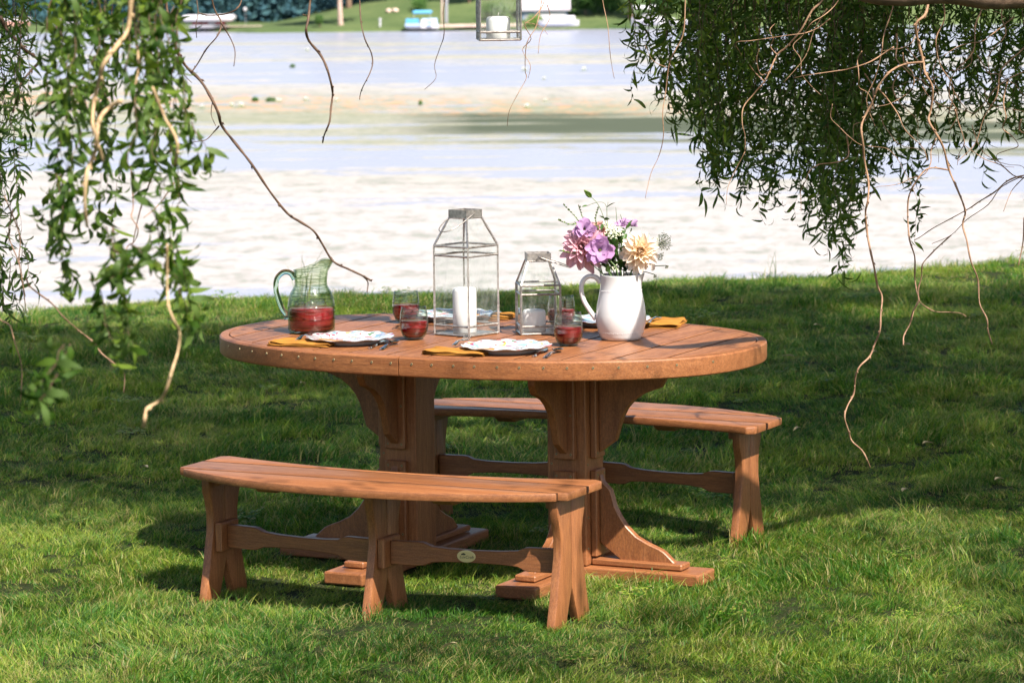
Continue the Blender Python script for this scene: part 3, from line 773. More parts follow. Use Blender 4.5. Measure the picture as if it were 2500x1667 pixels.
def umbel(px, py, dy, rad, label, face, off, seed, nray=22, dens=9):
    g = random.Random(seed); c = fpos(px, py, dy); root = empty('umbel_flower', c); tag(root, label, 'flower', 'pale green and white umbel flowers')
    Fm = frame_for(Vector(face)); ry = MB(); fl = MB(); base = Vector((0, 0, -rad*1.1))
    for i in range(nray):
        r = sqrt((i+.5)/nray)*rad; a = i*2.39996; e = Vector((r*cos(a), r*sin(a), -.28*r*r/rad+g.uniform(-.002, .002)))
        ry.tube([Fm @ base, Fm @ (base.lerp(e, .6)+Vector((e.x*.12, e.y*.12, 0))), Fm @ e], .0006, 4)
        for k in range(dens):
            q = e+Vector((g.gauss(0, 1), g.gauss(0, 1), g.gauss(0, .5)))*rad*.10
            s = g.uniform(.0011, .0024); fr = Fm @ q
            for b in range(2):
                d1 = Vector((g.uniform(-1, 1), g.uniform(-1, 1), g.uniform(-1, 1))).normalized(); d2 = d1.orthogonal().normalized()
                fl.add([fr+d1*s, fr+d2*s, fr-d1*s, fr-d2*s], [(0, 1, 2, 3)])
    build('rays', ry, M['green_stem'], root); build('florets', fl, M['lace'], root)
    add_stem(root, c+(Fm @ base), off, .0016); return root
umbel(1022, 550, .0, .028, 'round white umbel flower sticking out at the far right', (.35, -1, .35), (.045, 0), 1, 34, 12)
umbel(545, 440, -.02, .030, 'pale green umbel flower in the middle of the bouquet', (0, -.7, .9), (.0, .01), 2, 30, 10)
umbel(480, 380, .03, .018, 'small pale umbel flower above the middle one', (-.2, -.6, 1), (-.01, .02), 3, 16, 8)
umbel(1000, 700, .02, .015, 'loose green umbel drooping below the round white one', (.8, -.5, -.4), (.045, .0), 4, 12, 5)
umbel(1055, 792, .0, .0065, 'tiny green umbel hanging at the far right', (.5, -.5, -.6), (.045, -.01), 5, 8, 7)
umbel(940, 882, -.01, .0065, 'tiny green umbel hanging beside the jug rim', (.3, -.5, -.8), (.05, -.01), 6, 8, 7)
umbel(925, 800, .0, .009, 'green umbel drooping right of the cream dahlia', (.4, -.6, -.2), (.05, .0), 7, 8, 5)
umbel(560, 800, -.03, .012, 'pale umbel low in the middle by the jug rim', (0, -.8, .5), (0, -.03), 8, 12, 6)
def leaf_add(mb, p, d, L, W, g, bend=.3):
    m = Matrix.Translation(p) @ d.normalized().to_track_quat('X', 'Z').to_matrix().to_4x4() @ Matrix.Rotation(g.uniform(-1, 1), 4, 'X')
    petal_mesh(mb, m, L, W, .35, -bend*g.uniform(.3, 1.2), 5)
def sprig(pix, dy, label, seed, leaves=14, ls=.006, off=(0, 0), bloom=False):
    g = random.Random(seed); P = [fpos(x, y, dy) for x, y in pix]; root = empty('greenery_sprig', P[0]); tag(root, label, 'greenery', 'sprigs of greenery in the bouquet')
    pts = spline([p-P[0] for p in P], 6)
    build('stem', MB().tube(pts, [.0007+.0009*(1-i/len(pts)) for i in range(len(pts))], 5), M['green_stem'], root)
    mb = MB()
    for i in range(leaves):
        t = .18+.82*i/leaves; k = int(t*(len(pts)-1)); d = pts[min(k+1, len(pts)-1)]-pts[max(k-1, 0)]
        side = Vector((g.uniform(-1, 1), g.uniform(-1, 1), g.uniform(-.2, 1)))
        leaf_add(mb, pts[k], d.normalized()+side*.9, ls*g.uniform(.6, 1.3), ls*.30, g)
    build('leaves', mb, M['leaf_lime'] if bloom else M['flower_leaf'], root, 'all'); return root
S_ = [((430, 860), (300, 520), (190, 330), (60, 195), 'feathery sprig reaching furthest up on the left', 46, .009, .03, True),
      ((420, 870), (260, 420), (120, 385), (10, 345), 'feathery sprig pointing left above the lilac bloom', 40, .008, .02, True),
      ((440, 870), (330, 500), (250, 330), (205, 200), 'short feathery sprig beside the highest left one', 38, .008, .04, True),
      ((450, 870), (230, 680), (120, 655), (20, 635), 'feathery sprig pointing left below the pink dahlia', 36, .008, -.02, True),
      ((500, 870), (420, 500), (370, 360), (395, 220), 'upright feathery sprig left of the middle', 40, .008, .02, True),
      ((560, 870), (600, 640), (575, 380), (562, 220), 'plain upright green stem in the middle', 3, .006, .03, False),
      ((600, 870), (640, 600), (630, 380), (605, 290), 'curved green stem right of the middle', 4, .008, .02, False),
      ((620, 880), (600, 760), (560, 640), (520, 520), 'leafy green sprig filling the centre', 34, .030, -.01, False),
      ((520, 880), (470, 800), (430, 760), (410, 720), 'broad leaved sprig at the left of the jug mouth', 10, .030, -.045, False),
      ((680, 880), (650, 800), (640, 700), (660, 560), 'dark leafy sprig behind the cream dahlia', 34, .030, .02, False),
      ((560, 880), (520, 760), (540, 640), (600, 520), 'bushy leafy sprig behind the umbel', 36, .028, .03, False),
      ((740, 880), (720, 800), (690, 760), (640, 740), 'leafy sprig under the cream dahlia', 24, .026, -.02, False),
      ((600, 870), (610, 640), (650, 450), (700, 400), 'leafy sprig under the small lilac bloom', 9, .026, .0, False)]
for i, s in enumerate(S_): sprig(s[:4], s[7], s[4], 40+i, s[5], s[6], bloom=s[8])
bud = empty('lisianthus_bud', fpos(330, 125, .01)); tag(bud, 'closed pale green bud at the very top of the bouquet', 'flower bud')
pts = [fpos(x, y, .01)-bud.location for x, y in ((520, 870), (500, 500), (440, 300), (390, 190), (330, 125))]
build('stem', MB().tube(spline(pts, 5), .0011, 6), M['green_stem'], bud, 'all')
bm_ = MB(); e = fpos(258, 55, .01)-bud.location
for k in range(9):
    m = frame_for(e) @ Matrix.Rotation(k*2.4, 4, 'Z') @ Matrix.Rotation(-radians(84), 4, 'Y'); petal_mesh(bm_, m, e.length*(1-.04*k), .0065, 1.0, .03, 6)
build('petals', bm_, M['leaf_lime'], bud, 'all')
sp = empty('greenery_sprig', fpos(478, 300, .01)); tag(sp, 'arching stem with two pointed leaves below the top bud', 'greenery', 'sprigs of greenery in the bouquet')
o = sp.location; cv = [fpos(x, y, .01)-o for x, y in ((500, 870), (490, 600), (478, 300), (477, 222))]
mb = MB().tube(spline(cv, 5), .0011, 6); mb.tube(spline([fpos(x, y, .01)-o for x, y in ((477, 222), (450, 180), (390, 172), (290, 205))], 5), .0008, 5)
mb.tube([fpos(x, y, .01)-o for x, y in ((477, 222), (485, 195), (489, 170))], .0007, 5); build('stem', mb, M['green_stem'], sp, 'all')
mb = MB(); g = random.Random(3)
leaf_add(mb, fpos(292, 205, .01)-o, Vector((-1, 0, -.15)), .0185, .0045, g, .1); leaf_add(mb, fpos(478, 222, .01)-o, Vector((1, -.1, .75)), .030, .0062, g, .15)
for px, py, dx, dz in ((450, 330, -.4, .3), (450, 340, .5, .2), (440, 380, -.2, -.5)): leaf_add(mb, fpos(px, py, .01)-o, Vector((dx, -.2, dz)), .020, .006, g)
build('leaves', mb, M['flower_leaf'], sp, 'all')
# ================================================================== SETTING
SA, SE = radians(SUN_AZ), radians(SUN_EL)
SUN = Vector((cos(SA)*cos(SE), -sin(SA)*cos(SE), sin(SE)))
def lerp_list(L, x):
    if x <= L[0][0]: return L[0][1]
    for (a, b), (c, d) in zip(L, L[1:]):
        if x <= c: return b+(d-b)*(x-a)/(c-a)
    return L[-1][1]
CREST = []
for x, y in ((-500, 752), (0, 742), (150, 726), (400, 713), (600, 708), (950, 700), (1480, 668), (1880, 652), (2200, 634), (2352, 614), (2800, 590)):
    p = onz(x, y, 0); CREST.append((p.x, p.y))
WATER = -6.0
def zg(x, y):
    s = y-lerp_list(CREST, x); b = 0
    if s > 0: b = -(.10*s*s if s < 1.2 else .144+.24*(s-1.2))
    if s > 20: b = -(.144+.24*18.8)-.10*(s-20)
    u = .022*noise.noise(Vector((x*.7, y*.7, 1)))+.012*noise.noise(Vector((x*2.1, y*2.1, 5)))
    k = 1-exp(-max(0, (abs(x)-.2)**2+(y-10.6)**2)/1.6)
    return max(b, WATER-2)+u*(.35+.65*k)
def lin(a, b, n): return [a+(b-a)*i/n for i in range(n)]
xs = lin(-120, -20, 12)+lin(-20, -6, 20)+lin(-6, 6, 90)+lin(6, 20, 20)+lin(20, 120, 12)+[120]
ys = lin(-40, 4, 12)+lin(4, 25, 150)+lin(25, 90, 40)+[90]
mb = MB(); vs = [(x, y, zg(x, y)) for y in ys for x in xs]; nx = len(xs)
mb.add(vs, [(j*nx+i, j*nx+i+1, (j+1)*nx+i+1, (j+1)*nx+i) for j in range(len(ys)-1) for i in range(nx-1)])
def soil():
    m, nt, out = mat('turf_soil'); q = N(nt); tc = q.n('TexCoord').outputs['Object']
    a = q.noise(tc, 1.2, 4, .6).outputs[0]; b_ = q.noise(tc, 45, 4, .7).outputs[0]
    c = q.ramp(a, [(.35, (.012, .022, .006)), (.65, (.022, .032, .010))]).outputs[0]
    c = q.mix(q.ramp(b_, [(.45, 0.), (.7, .8)]).outputs[0], c, (.05, .045, .02))
    b = q.n('BsdfPrincipled'); q.l(c, b.inputs['Base Color']); b.inputs['Roughness'].default_value = .95; b.inputs['Specular IOR Level'].default_value = .1
    bp = q.n('Bump'); bp.inputs['Strength'].default_value = 1; bp.inputs['Distance'].default_value = .02
    q.l(b_, bp.inputs['Height']); q.l(bp.outputs[0], b.inputs['Normal']); q.l(b.outputs[0], out.inputs[0]); return m
tag(build('lawn_ground', mb, soil(), None, 'all'), kind='structure')
# ---- grass: tufts instanced on scattered points
protos = bpy.data.collections.new('grass_tufts')
def tuft(i, n, rad, h0, h1, w, lean):
    g = random.Random(900+i); mb = MB()
    for _ in range(n):
        r = rad*sqrt(g.random()); a = g.uniform(0, 2*pi); x, y = r*cos(a), r*sin(a)
        h = g.uniform(h0, h1)*(1.25 if g.random() < .08 else 1); da = g.uniform(0, 2*pi); l = h*g.uniform(.15, 1.)*lean; ww = w*g.uniform(.6, 1.3)
        dx, dy = cos(da), sin(da); dx2 = .55*lean; sx, sy = -dy*ww*.5, dx*ww*.5
        if g.random() < .5: sx, sy = -sy, sx
        P = []
        for t in (0, .4, .75):
            bx = x+(dx*l+dx2*h*.5)*t*t; by = y+dy*l*t*t; bz = h*(t-.28*t*t)*.98
            k = (1-.55*t); P += [(bx-sx*k, by-sy*k, bz), (bx+sx*k, by+sy*k, bz)]
        P.append((x+dx*l+dx2*h*.5, y+dy*l, h*.72))
        mb.add(P, [(0, 1, 3, 2), (2, 3, 5, 4), (4, 5, 6)])
    o = build('grass_tuft', mb, M['grass']); COL.objects.unlink(o); protos.objects.link(o); return o
NT = 8
for i in range(NT): tuft(i, 130, .062, .014, .036, .0024, 1.35)
for i in range(4): tuft(20+i, 75, .055, .030, .058, .0028, 1.1)
for i in range(3): tuft(30+i, 16, .05, .10, .30, .0046, .55)
mb = MB(); g = random.Random(1)
for _ in range(42):
    x, y, z = g.uniform(-.05, .05), g.uniform(-.05, .05), g.uniform(.020, .034)
    for k in range(3):
        a = g.uniform(0, 1)+k*2.1; d = Vector((cos(a), sin(a), g.uniform(-.1, .3)))*.009; s = Vector((-sin(a), cos(a), 0))*.0048; p = Vector((x, y, z))
        mb.add([p, p+d*.6+s, p+d, p+d*.6-s], [(0, 1, 2, 3)])
    mb.add([(x-.0005, y, 0), (x+.0005, y, 0), (x, y, z)], [(0, 1, 2)])
clover = build('grass_tuft', mb, M['grass']); COL.objects.unlink(clover); protos.objects.link(clover)
feet = []
for sg in (-1, 1):
    feet += [(sg*PX-.07, sg*PX+.07, -.46, .46), (min(sg*PX, sg*.76), max(sg*PX, sg*.76), -.07, .07)]
pts = []; rot = []; scl = []; idx = []
G = random.Random(5)
c_, s_ = cos(YAW), sin(YAW)
def scatter(x0, x1, y0, y1, step, kmin=0):
    y = y0
    while y < y1:
        x = x0
        while x < x1:
            px, py = x+G.uniform(-.55, .55)*step, y+G.uniform(-.55, .55)*step
            x += step
            if kmin and abs(px) < kmin: continue
            tx, ty = px-LAT, py-DIST; X, Y = c_*tx-s_*ty, s_*tx+c_*ty
            d = lerp_list(CREST, px)-py
            if d < -3.5: continue
            if any(a-.03 < X < b+.03 and c-.03 < Y < e+.03 for a, b, c, e in feet): continue
            n1 = noise.noise(Vector((px*1.3, py*1.3, 9))); n2 = noise.noise(Vector((px*4.5, py*4.5, 3)))
            k = 1+.40*n1+.55*n2
            pts.append((px, py, zg(px, py)-.004))
            i = G.randrange(NT)
            if G.random() < .09+.25*max(0, n2): i = NT+G.randrange(4)
            if G.random() < .010: i = NT+7
            if abs(d) < .5 and G.random() < .006: i = NT+4+G.randrange(3)
            lean = 2*pi*noise.noise(Vector((px*.8, py*.8, 20)))+G.gauss(0, .7)
            rot.append((G.gauss(0, .13)+.2*n1, G.gauss(0, .13), lean)); idx.append(i)
            s = max(.45, k)*G.uniform(.85, 1.2)*(step/.075)**.5; scl.append((s, s, s*max(.5, min(1.4, k+.1))))
        y += step
scatter(-1.9, 1.9, 8.6, 12.5, .062)
scatter(-2.6, 2.7, 12.5, 22.0, .085)
for a, b in ((-7, -2.6), (2.7, 7)): scatter(a, b, 8, 22.5, .16)
scatter(-2.6, -1.9, 8, 12.5, .12); scatter(1.9, 2.7, 8, 12.5, .12); scatter(-7, 7, 2, 8.6, .2)
me = bpy.data.meshes.new('grass'); me.from_pydata(pts, [], [])
for nm, ty, data in (('rot', 'FLOAT_VECTOR', rot), ('scl', 'FLOAT_VECTOR', scl)):
    a = me.attributes.new(nm, ty, 'POINT'); a.data.foreach_set('vector', [c for v in data for c in v])
a = me.attributes.new('idx', 'INT', 'POINT'); a.data.foreach_set('value', idx)
grass = bpy.data.objects.new('grass', me); COL.objects.link(grass)
tag(grass, 'tousled green lawn grass with drier yellow patches under the table', 'grass', kind='stuff')
ng = bpy.data.node_groups.new('scatter_grass', 'GeometryNodeTree')
ng.interface.new_socket('Geometry', in_out='INPUT', socket_type='NodeSocketGeometry'); ng.interface.new_socket('Geometry', in_out='OUTPUT', socket_type='NodeSocketGeometry')
gi = ng.nodes.new('NodeGroupInput'); go = ng.nodes.new('NodeGroupOutput'); ip = ng.nodes.new('GeometryNodeInstanceOnPoints')
ci = ng.nodes.new('GeometryNodeCollectionInfo'); ci.inputs['Collection'].default_value = protos; ci.inputs['Separate Children'].default_value = True; ci.inputs['Reset Children'].default_value = True
ip.inputs['Pick Instance'].default_value = True
def named(nm, ty):
    n = ng.nodes.new('GeometryNodeInputNamedAttribute'); n.data_type = ty; n.inputs['Name'].default_value = nm; return n.outputs[0]
L_ = ng.links.new; L_(gi.outputs[0], ip.inputs['Points']); L_(ci.outputs[0], ip.inputs['Instance'])
L_(named('idx', 'INT'), ip.inputs['Instance Index']); L_(named('scl', 'FLOAT_VECTOR'), ip.inputs['Scale'])
er = ng.nodes.new('FunctionNodeEulerToRotation'); L_(named('rot', 'FLOAT_VECTOR'), er.inputs[0]); L_(er.outputs[0], ip.inputs['Rotation'])
L_(ip.outputs[0], go.inputs[0])
md = grass.modifiers.new('scatter', 'NODES'); md.node_group = ng
# ---- lake
def dist_of(y): return onz(1176, y, WATER).y
def water_mat():
    m, nt, out = mat('lake_surface'); q = N(nt); geo = q.n('NewGeometry'); pos = geo.outputs['Position']
    sx = q.n('SeparateXYZ'); q.l(pos, sx.inputs[0]); X, Y = sx.outputs[0], sx.outputs[1]
    big = q.noise(q.map(pos, (.013, .035, 1)), 1., 5, .6, .3).outputs[0]
    med = q.noise(q.map(pos, (.07, .10, 1)), 1., 6, .68, .3).outputs[0]
    fine = q.noise(q.map(pos, (.55, .55, 1)), 1., 6, .72).outputs[0]
    streak = q.noise(q.map(pos, (.022, .17, 1)), 1., 5, .62, .3).outputs[0]
    # the whole band pattern leans a little with x, and its edges wander
    Yd = q.math('ADD', q.math('ADD', Y, q.math('MULTIPLY', X, .55)), q.math('MULTIPLY', q.math('SUBTRACT', big, .5), 26.))
    t = q.math('DIVIDE', q.math('SUBTRACT', Yd, 60.), 300.)
    def T(y): return max(0, min(1, (dist_of(y)-60)/300.))
    band = q.ramp(t, [(T(700), .74), (T(560), .80), (T(440), .76), (T(415), .60), (T(392), .24), (T(352), .14), (T(334), .45), (T(318), .70), (T(250), .80), (T(210), .72), (T(192), .32), (T(155), .24), (T(143), .52), (T(128), .56), (T(116), .32), (T(104), .50), (T(94), .36), (T(86), .04), (T(60), .0)])
    h = q.math('ADD', q.math('ADD', band.outputs[0], q.math('MULTIPLY', q.math('SUBTRACT', med, .5), 1.15)), q.math('ADD', q.math('MULTIPLY', q.math('SUBTRACT', fine, .5), .9), q.math('MULTIPLY', q.math('SUBTRACT', streak, .5), 2.5)))
    nearr = q.math('MULTIPLY', q.ramp(q.math('MULTIPLY', X, .1), [(.2, 0.), (.6, 1.)]).outputs[0], q.ramp(q.math('DIVIDE', Y, 200.), [(.41, 1.), (.46, 0.)]).outputs[0])
    h = q.math('SUBTRACT', h, q.math('MULTIPLY', nearr, .28))
    mask = q.ramp(h, [(.44, 0.), (.56, 1.)]).outputs[0]
    # floating mat colour: cream near the lawn, greener in the middle
    gr = q.ramp(t, [(T(460), .0), (T(400), .25), (T(320), .85), (T(245), .85), (T(212), .18), (T(150), .2), (T(125), .5), (T(95), .5), (T(80), .3)]).outputs[0]
    gmix = q.math('MULTIPLY', gr, q.ramp(med, [(.30, .35), (.62, 1.)]).outputs[0])
    gmix = q.math('ADD', gmix, q.math('MULTIPLY', q.ramp(fine, [(.52, 0.), (.68, 1.)]).outputs[0], .22))
    fin2 = q.noise(q.map(pos, (2.4, 3.0, 1)), 1., 6, .78, .2).outputs[0]
    fine = q.math('ADD', q.math('MULTIPLY', fine, .45), q.math('MULTIPLY', fin2, .55))
    cream = q.ramp(fine, [(.41, (.15, .17, .135)), (.465, (.25, .24, .225)), (.53, (.36, .33, .325))]).outputs[0]
    green = q.ramp(fine, [(.38, (.08, .105, .045)), (.50, (.17, .18, .105)), (.62, (.27, .25, .19))]).outputs[0]
    c = q.mix(gmix, cream, green)
    dkb = q.math('MULTIPLY', q.ramp(t, [(T(338), 0.), (T(318), 1.), (T(268), 1.), (T(256), 0.)]).outputs[0], q.ramp(q.math('MULTIPLY_ADD', X, .05, .5), [(.2, 0.), (.42, 1.)]).outputs[0])
    c = q.mix(q.math('MULTIPLY', dkb, q.ramp(streak, [(.45, 0.), (.51, 1.)]).outputs[0]), c, (.05, .06, .032))
    # rusty debris line
    db = q.ramp(t, [(T(275), 0.), (T(255), 1.), (T(232), 1.), (T(222), 0.)]).outputs[0]
    left = q.ramp(q.math('ADD', q.math('MULTIPLY', X, -.012), .62), [(.3, .0), (.75, 1.)]).outputs[0]
    sp = q.ramp(q.noise(q.map(pos, (.9, .6, 1)), 1., 4, .7).outputs[0], [(.52, 0.), (.60, 1.)]).outputs[0]
    c = q.mix(q.math('MULTIPLY', q.math('MULTIPLY', db, left), sp), c, (.50, .23, .10))
    algae = q.n('BsdfPrincipled'); q.l(c, algae.inputs['Base Color']); algae.inputs['Roughness'].default_value = .75; algae.inputs['Specular IOR Level'].default_value = .3
    wb = q.n('BsdfPrincipled'); wb.inputs['Base Color'].default_value = (.27, .275, .34, 1); wb.inputs['Roughness'].default_value = .25; wb.inputs['IOR'].default_value = 1.33
    rip = q.noise(q.map(pos, (.8, 2.6, 1)), 1., 5, .65, .4).outputs[0]
    bp = q.n('Bump'); bp.inputs['Strength'].default_value = .55; bp.inputs['Distance'].default_value = .12; q.l(rip, bp.inputs['Height']); q.l(bp.outputs[0], wb.inputs['Normal'])
    bp2 = q.n('Bump'); bp2.inputs['Strength'].default_value = .15; bp2.inputs['Distance'].default_value = .15; q.l(fine, bp2.inputs['Height']); q.l(bp2.outputs[0], algae.inputs['Normal'])
    mx = q.n('MixShader'); q.l(mask, mx.inputs[0]); q.l(wb.outputs[0], mx.inputs[1]); q.l(algae.outputs[0], mx.inputs[2]); q.l(mx.outputs[0], out.inputs[0]); return m
mb = MB(); mb.add([(-1500, 40, WATER), (1500, 40, WATER), (1500, 3000, WATER), (-1500, 3000, WATER)], [(0, 1, 2, 3)])
tag(build('lake_water', mb, water_mat()), kind='structure')
# ---- far shore
SH = 338.
def fx(x, y=60, Y=SH): return at(x, y, Y)
def xr(x, Y=SH): return at(x, 60, Y).x
X0 = xr(585)
def shore_y(X): return SH+ (12*min(1, max(0, (X0-X)/8)))+1.2*noise.noise(Vector((X*.15, 0, 0)))
def zf(X, Y):
    d = Y-shore_y(X)
    if d < 0: return WATER-.5+max(-1.5, d*.1)+ (.5 if False else 0)
    rise = max(0., (X-X0)/15.)*3.2; rise = min(rise, 3.2+max(0, X-X0-15)*.06)
    k = min(1, d/26.); k = k*k*(3-2*k)
    back = max(0, d-26)*.02*min(1, max(0, (X-X0)/20))
    return WATER+.22*min(1, d/.4)+.25*min(1, d/4)+rise*k+back+.12*noise.noise(Vector((X*.12, Y*.12, 0)))
xs = lin(-400, -70, 14)+lin(-70, 75, 130)+lin(75, 400, 14)+[400]; ys = lin(332, 382, 60)+lin(382, 600, 14)+lin(600, 3000, 6)+[3000]
mb = MB(); nx = len(xs); mb.add([(x, y, zf(x, y)) for y in ys for x in xs], [(j*nx+i, j*nx+i+1, (j+1)*nx+i+1, (j+1)*nx+i) for j in range(len(ys)-1) for i in range(nx-1)])
def lawn_far():
    m, nt, out = mat('far_lawn'); q = N(nt); tc = q.n('TexCoord').outputs['Object']
    a = q.noise(tc, .12, 5, .6).outputs[0]; f = q.noise(tc, 2.2, 5, .7).outputs[0]
    c = q.ramp(q.math('ADD', q.math('MULTIPLY', a, .7), q.math('MULTIPLY', f, .3)), [(.35, (.035, .065, .022)), (.62, (.10, .13, .05))]).outputs[0]
    b = q.n('BsdfPrincipled'); q.l(c, b.inputs['Base Color']); b.inputs['Roughness'].default_value = .9; b.inputs['Specular IOR Level'].default_value = .1
    q.l(b.outputs[0], out.inputs[0]); return m
tag(build('far_shore_ground', mb, lawn_far(), None, 'all'), kind='structure')
FG = random.Random(21)
def fol(mb, c, r, n, s, g=FG):
    c = Vector(c)
    for _ in range(n):
        d = Vector((g.gauss(0, 1), g.gauss(0, 1), g.gauss(0, 1))).normalized()*(g.random()**.35)
        p = c+Vector((d.x*r[0], d.y*r[1], d.z*r[2]))
        a = Vector((g.uniform(-1, 1), g.uniform(-1, 1), g.uniform(-1, 1))).normalized(); b = a.orthogonal().normalized(); k = s*g.uniform(.5, 1.3)
        mb.add([p+a*k, p+b*k*.6, p-a*k, p-b*k*.6], [(0, 1, 2, 3)])
def bush(x, y0, y1, w, label, mt, Y=SH+3, grp='shrubs on the far shore'):
    b = at(x, y1, Y); h = (y1-y0)*Y/7637.; r = w*Y/7637./2; z = zf(b.x, Y)
    o = empty('shrub', (b.x, Y, z)); tag(o, label, 'shrub', grp); mb = MB()
    for k in range(9):
        a = FG.uniform(0, 6.28); q = FG.uniform(.1, .62)
        fol(mb, (r*q*cos(a), r*q*sin(a), h*FG.uniform(.3, .72)), (r*.5, r*.5, h*.36), 170, h*.055)
    build('foliage', mb, mt, o); st = MB(); st.tube([(0, 0, -.3), (.03, 0, h*.5)], .06, 6); build('stem', st, M['bark'], o)
def far_tree(x, yb, w, label, Y, mt, H=11, crown=4.5, cb=4.0, bark=None):
    b = at(x, yb, Y); z = zf(b.x, Y); r = w*Y/7637./2
    o = empty('shore_tree', (b.x, Y, z)); tag(o, label, 'tree', 'trees on the far shore')
    t = MB(); L = FG.uniform(-.4, .4)
    t.tube([(0, 0, -.4), (0, 0, .25), (L*.2, 0, H*.3), (L, 0, H*.7)], [r*1.7, r*1.1, r*.85, r*.35], 9)
    for k in range(5):
        a = k*1.3+FG.random(); t.tube([(L*.3, 0, cb+k*.5), (cos(a)*crown*.3, sin(a)*crown*.3, cb+1.2+k*.6), (cos(a)*crown*.6, sin(a)*crown*.6, cb+1.6+k*.9)], [r*.4, r*.28, r*.12], 6)
    build('trunk', t, bark or M['bark'], o, 'all'); mb = MB()
    for k in range(16):
        a = FG.uniform(0, 6.28); q = crown*FG.uniform(.1, .75); zz = cb+(H-cb)*FG.uniform(.05, .9)
        fol(mb, (q*cos(a)+L, q*sin(a), zz), (crown*.42, crown*.42, (H-cb)*.16), 120, .30)
    build('crown', mb, mt, o)
pinkbark = simple('pale_pinkish_bark', (.42, .30, .25), .9, var=.4, vscale=3)  # pale pink bark tone, varied at random
far_tree(782, 53, 11, 'slim tree with pinkish bark near the far shore point', SH+4, M['leaf_far'], 12, 4, 5, pinkbark)
far_tree(802, 34, 12, 'dark trunked tree just behind the slim pinkish one', SH+20, M['leaf_far'])
far_tree(881, 21, 20, 'thick pink barked tree high on the far slope', SH+26, M['leaf_far'], 13, 5, 4.6, pinkbark)
far_tree(919, 28, 8, 'thin grey tree right of the thick pink barked one', SH+21, M['leaf_far'])
far_tree(1078, 42, 6, 'dark slender tree left of the hanging lantern', SH+14, M['leaf_far'], 9, 3, 2.6)
far_tree(1448, 58, 10, 'shore tree just left of the white boat with a canopy', SH+5, M['leaf_far'], 10, 4, 2.4)
bush(735, 36, 64, 27, 'small round green shrub on the far slope', M['leaf_far'], SH+2.5)
bush(965, 0, 30, 60, 'broad green shrub behind the blue pontoon boat', M['leaf_far'], SH+12)
bush(1140, 8, 52, 86, 'light green shrub seen through the hanging lantern', M['leaf_far'], SH+5)
bush(1228, 30, 61, 50, 'lime green shrub in front of the boathouse', M['leaf_lime'], SH+2)
for x, y0, y1, w, l in ((1345, -20, 58, 80, 'dark green shrub right of the boathouse'), (1395, -25, 60, 80, 'largest dark green shrub by the long white boat'), (1525, -10, 55, 80, 'dark shrub behind the white boat with a canopy'), (1620, -20, 60, 120, 'wide shrub behind the right hand willow curtain'), (1800, -20, 60, 160, 'wide dark shrub far right behind the willow leaves')):
    bush(x, y0, y1, w, l, M['leaf_far'], SH+7)
# far wood behind the point
mb = MB(); g = random.Random(77)
for k in range(300):
    x = g.uniform(-300, 1060); Y = g.uniform(368, 400); b = at(x, 30, Y)
    if b.x > X0+12 and Y < 378: Y += 20
    h = g.uniform(3, 9); fol(mb, (b.x, Y, WATER+h*.5), (g.uniform(2, 4), 2, h*.6), 80, .55, g)
for k in range(60):
    x = g.uniform(1050, 2500); Y = g.uniform(385, 400); b = at(x, 30, Y); h = g.uniform(7, 12)
    fol(mb, (b.x, Y, WATER+4+h*.5), (4, 2, h*.5), 90, .6, g)
tag(build('far_wood', mb, M['leaf_hazed']), 'bluish green wood beyond the far shore', 'wood', kind='stuff')
W1 = simple('white_gelcoat', (.52, .51, .54), .4); W2 = simple('boat_blue', (.08, .32, .52), .5); W3 = simple('boat_red', (.42, .04, .05), .5); W4 = simple('grey_metal', (.3, .3, .32), .5, .3)
BLUEG = simple('pale_blue_hull', (.33, .42, .58), .4); PINK = simple('sandy_stone', (.50, .38, .32), .9, var=.3, vscale=2)
def fb(x0, x1, y0, y1, Y, dep, mt, name, root, bw=.05):
    a = at(x0, y1, Y); b = at(x1, y0, Y); o = root.location
    bm = bbox([(a.x-o.x, b.x-o.x, Y-o.y, Y+dep-o.y, a.z-o.z, b.z-o.z)], bw, 2); return build(name, bm, mt, root)
def hull(x0, x1, y0, y1, Y, bw, mt, name, root, bow=1):
    a = at(x0, y1, Y); b = at(x1, y0, Y); L = b.x-a.x; H = b.z-a.z; mb = MB(); n = 14; vs = []; fs = []
    for i in range(n+1):
        t = i/n; w = bw*.5*(1-max(0, t-.55)**2*4.6)*(.9 if t < .05 else 1); lift = H*.35*max(0, t-.6)*2
        X = a.x+L*(t if bow > 0 else 1-t)-root.location.x; y0_ = Y-root.location.y; z0 = a.z-root.location.z
        for (yy, zz) in ((-w, H), (-w*.92, H*.5), (-w*.5, lift*.6), (w*.5, lift*.6), (w*.92, H*.5), (w, H), (w*.85, H*.92), (-w*.85, H*.92)):
            vs.append((X, y0_+yy, z0+zz+(lift*.2 if zz > 0 else 0)))
    for i in range(n):
        for k in range(8): fs.append((i*8+k, i*8+(k+1) % 8, i*8+8+(k+1) % 8, i*8+8+k))
    fs += [tuple(range(8)), tuple(n*8+k for k in range(8))[::-1]]; mb.add(vs, fs); return build(name, mb, mt, root, 40)
def posts(root, mt, xs_, y0, y1, Y, w=1.2, name='post'):
    for x in xs_:
        a = at(x, y1, Y); b = at(x, y0, Y); mb = MB().tube([a-root.location, b-root.location], w*Y/7637./2, 8); build(name, mb, mt, root)
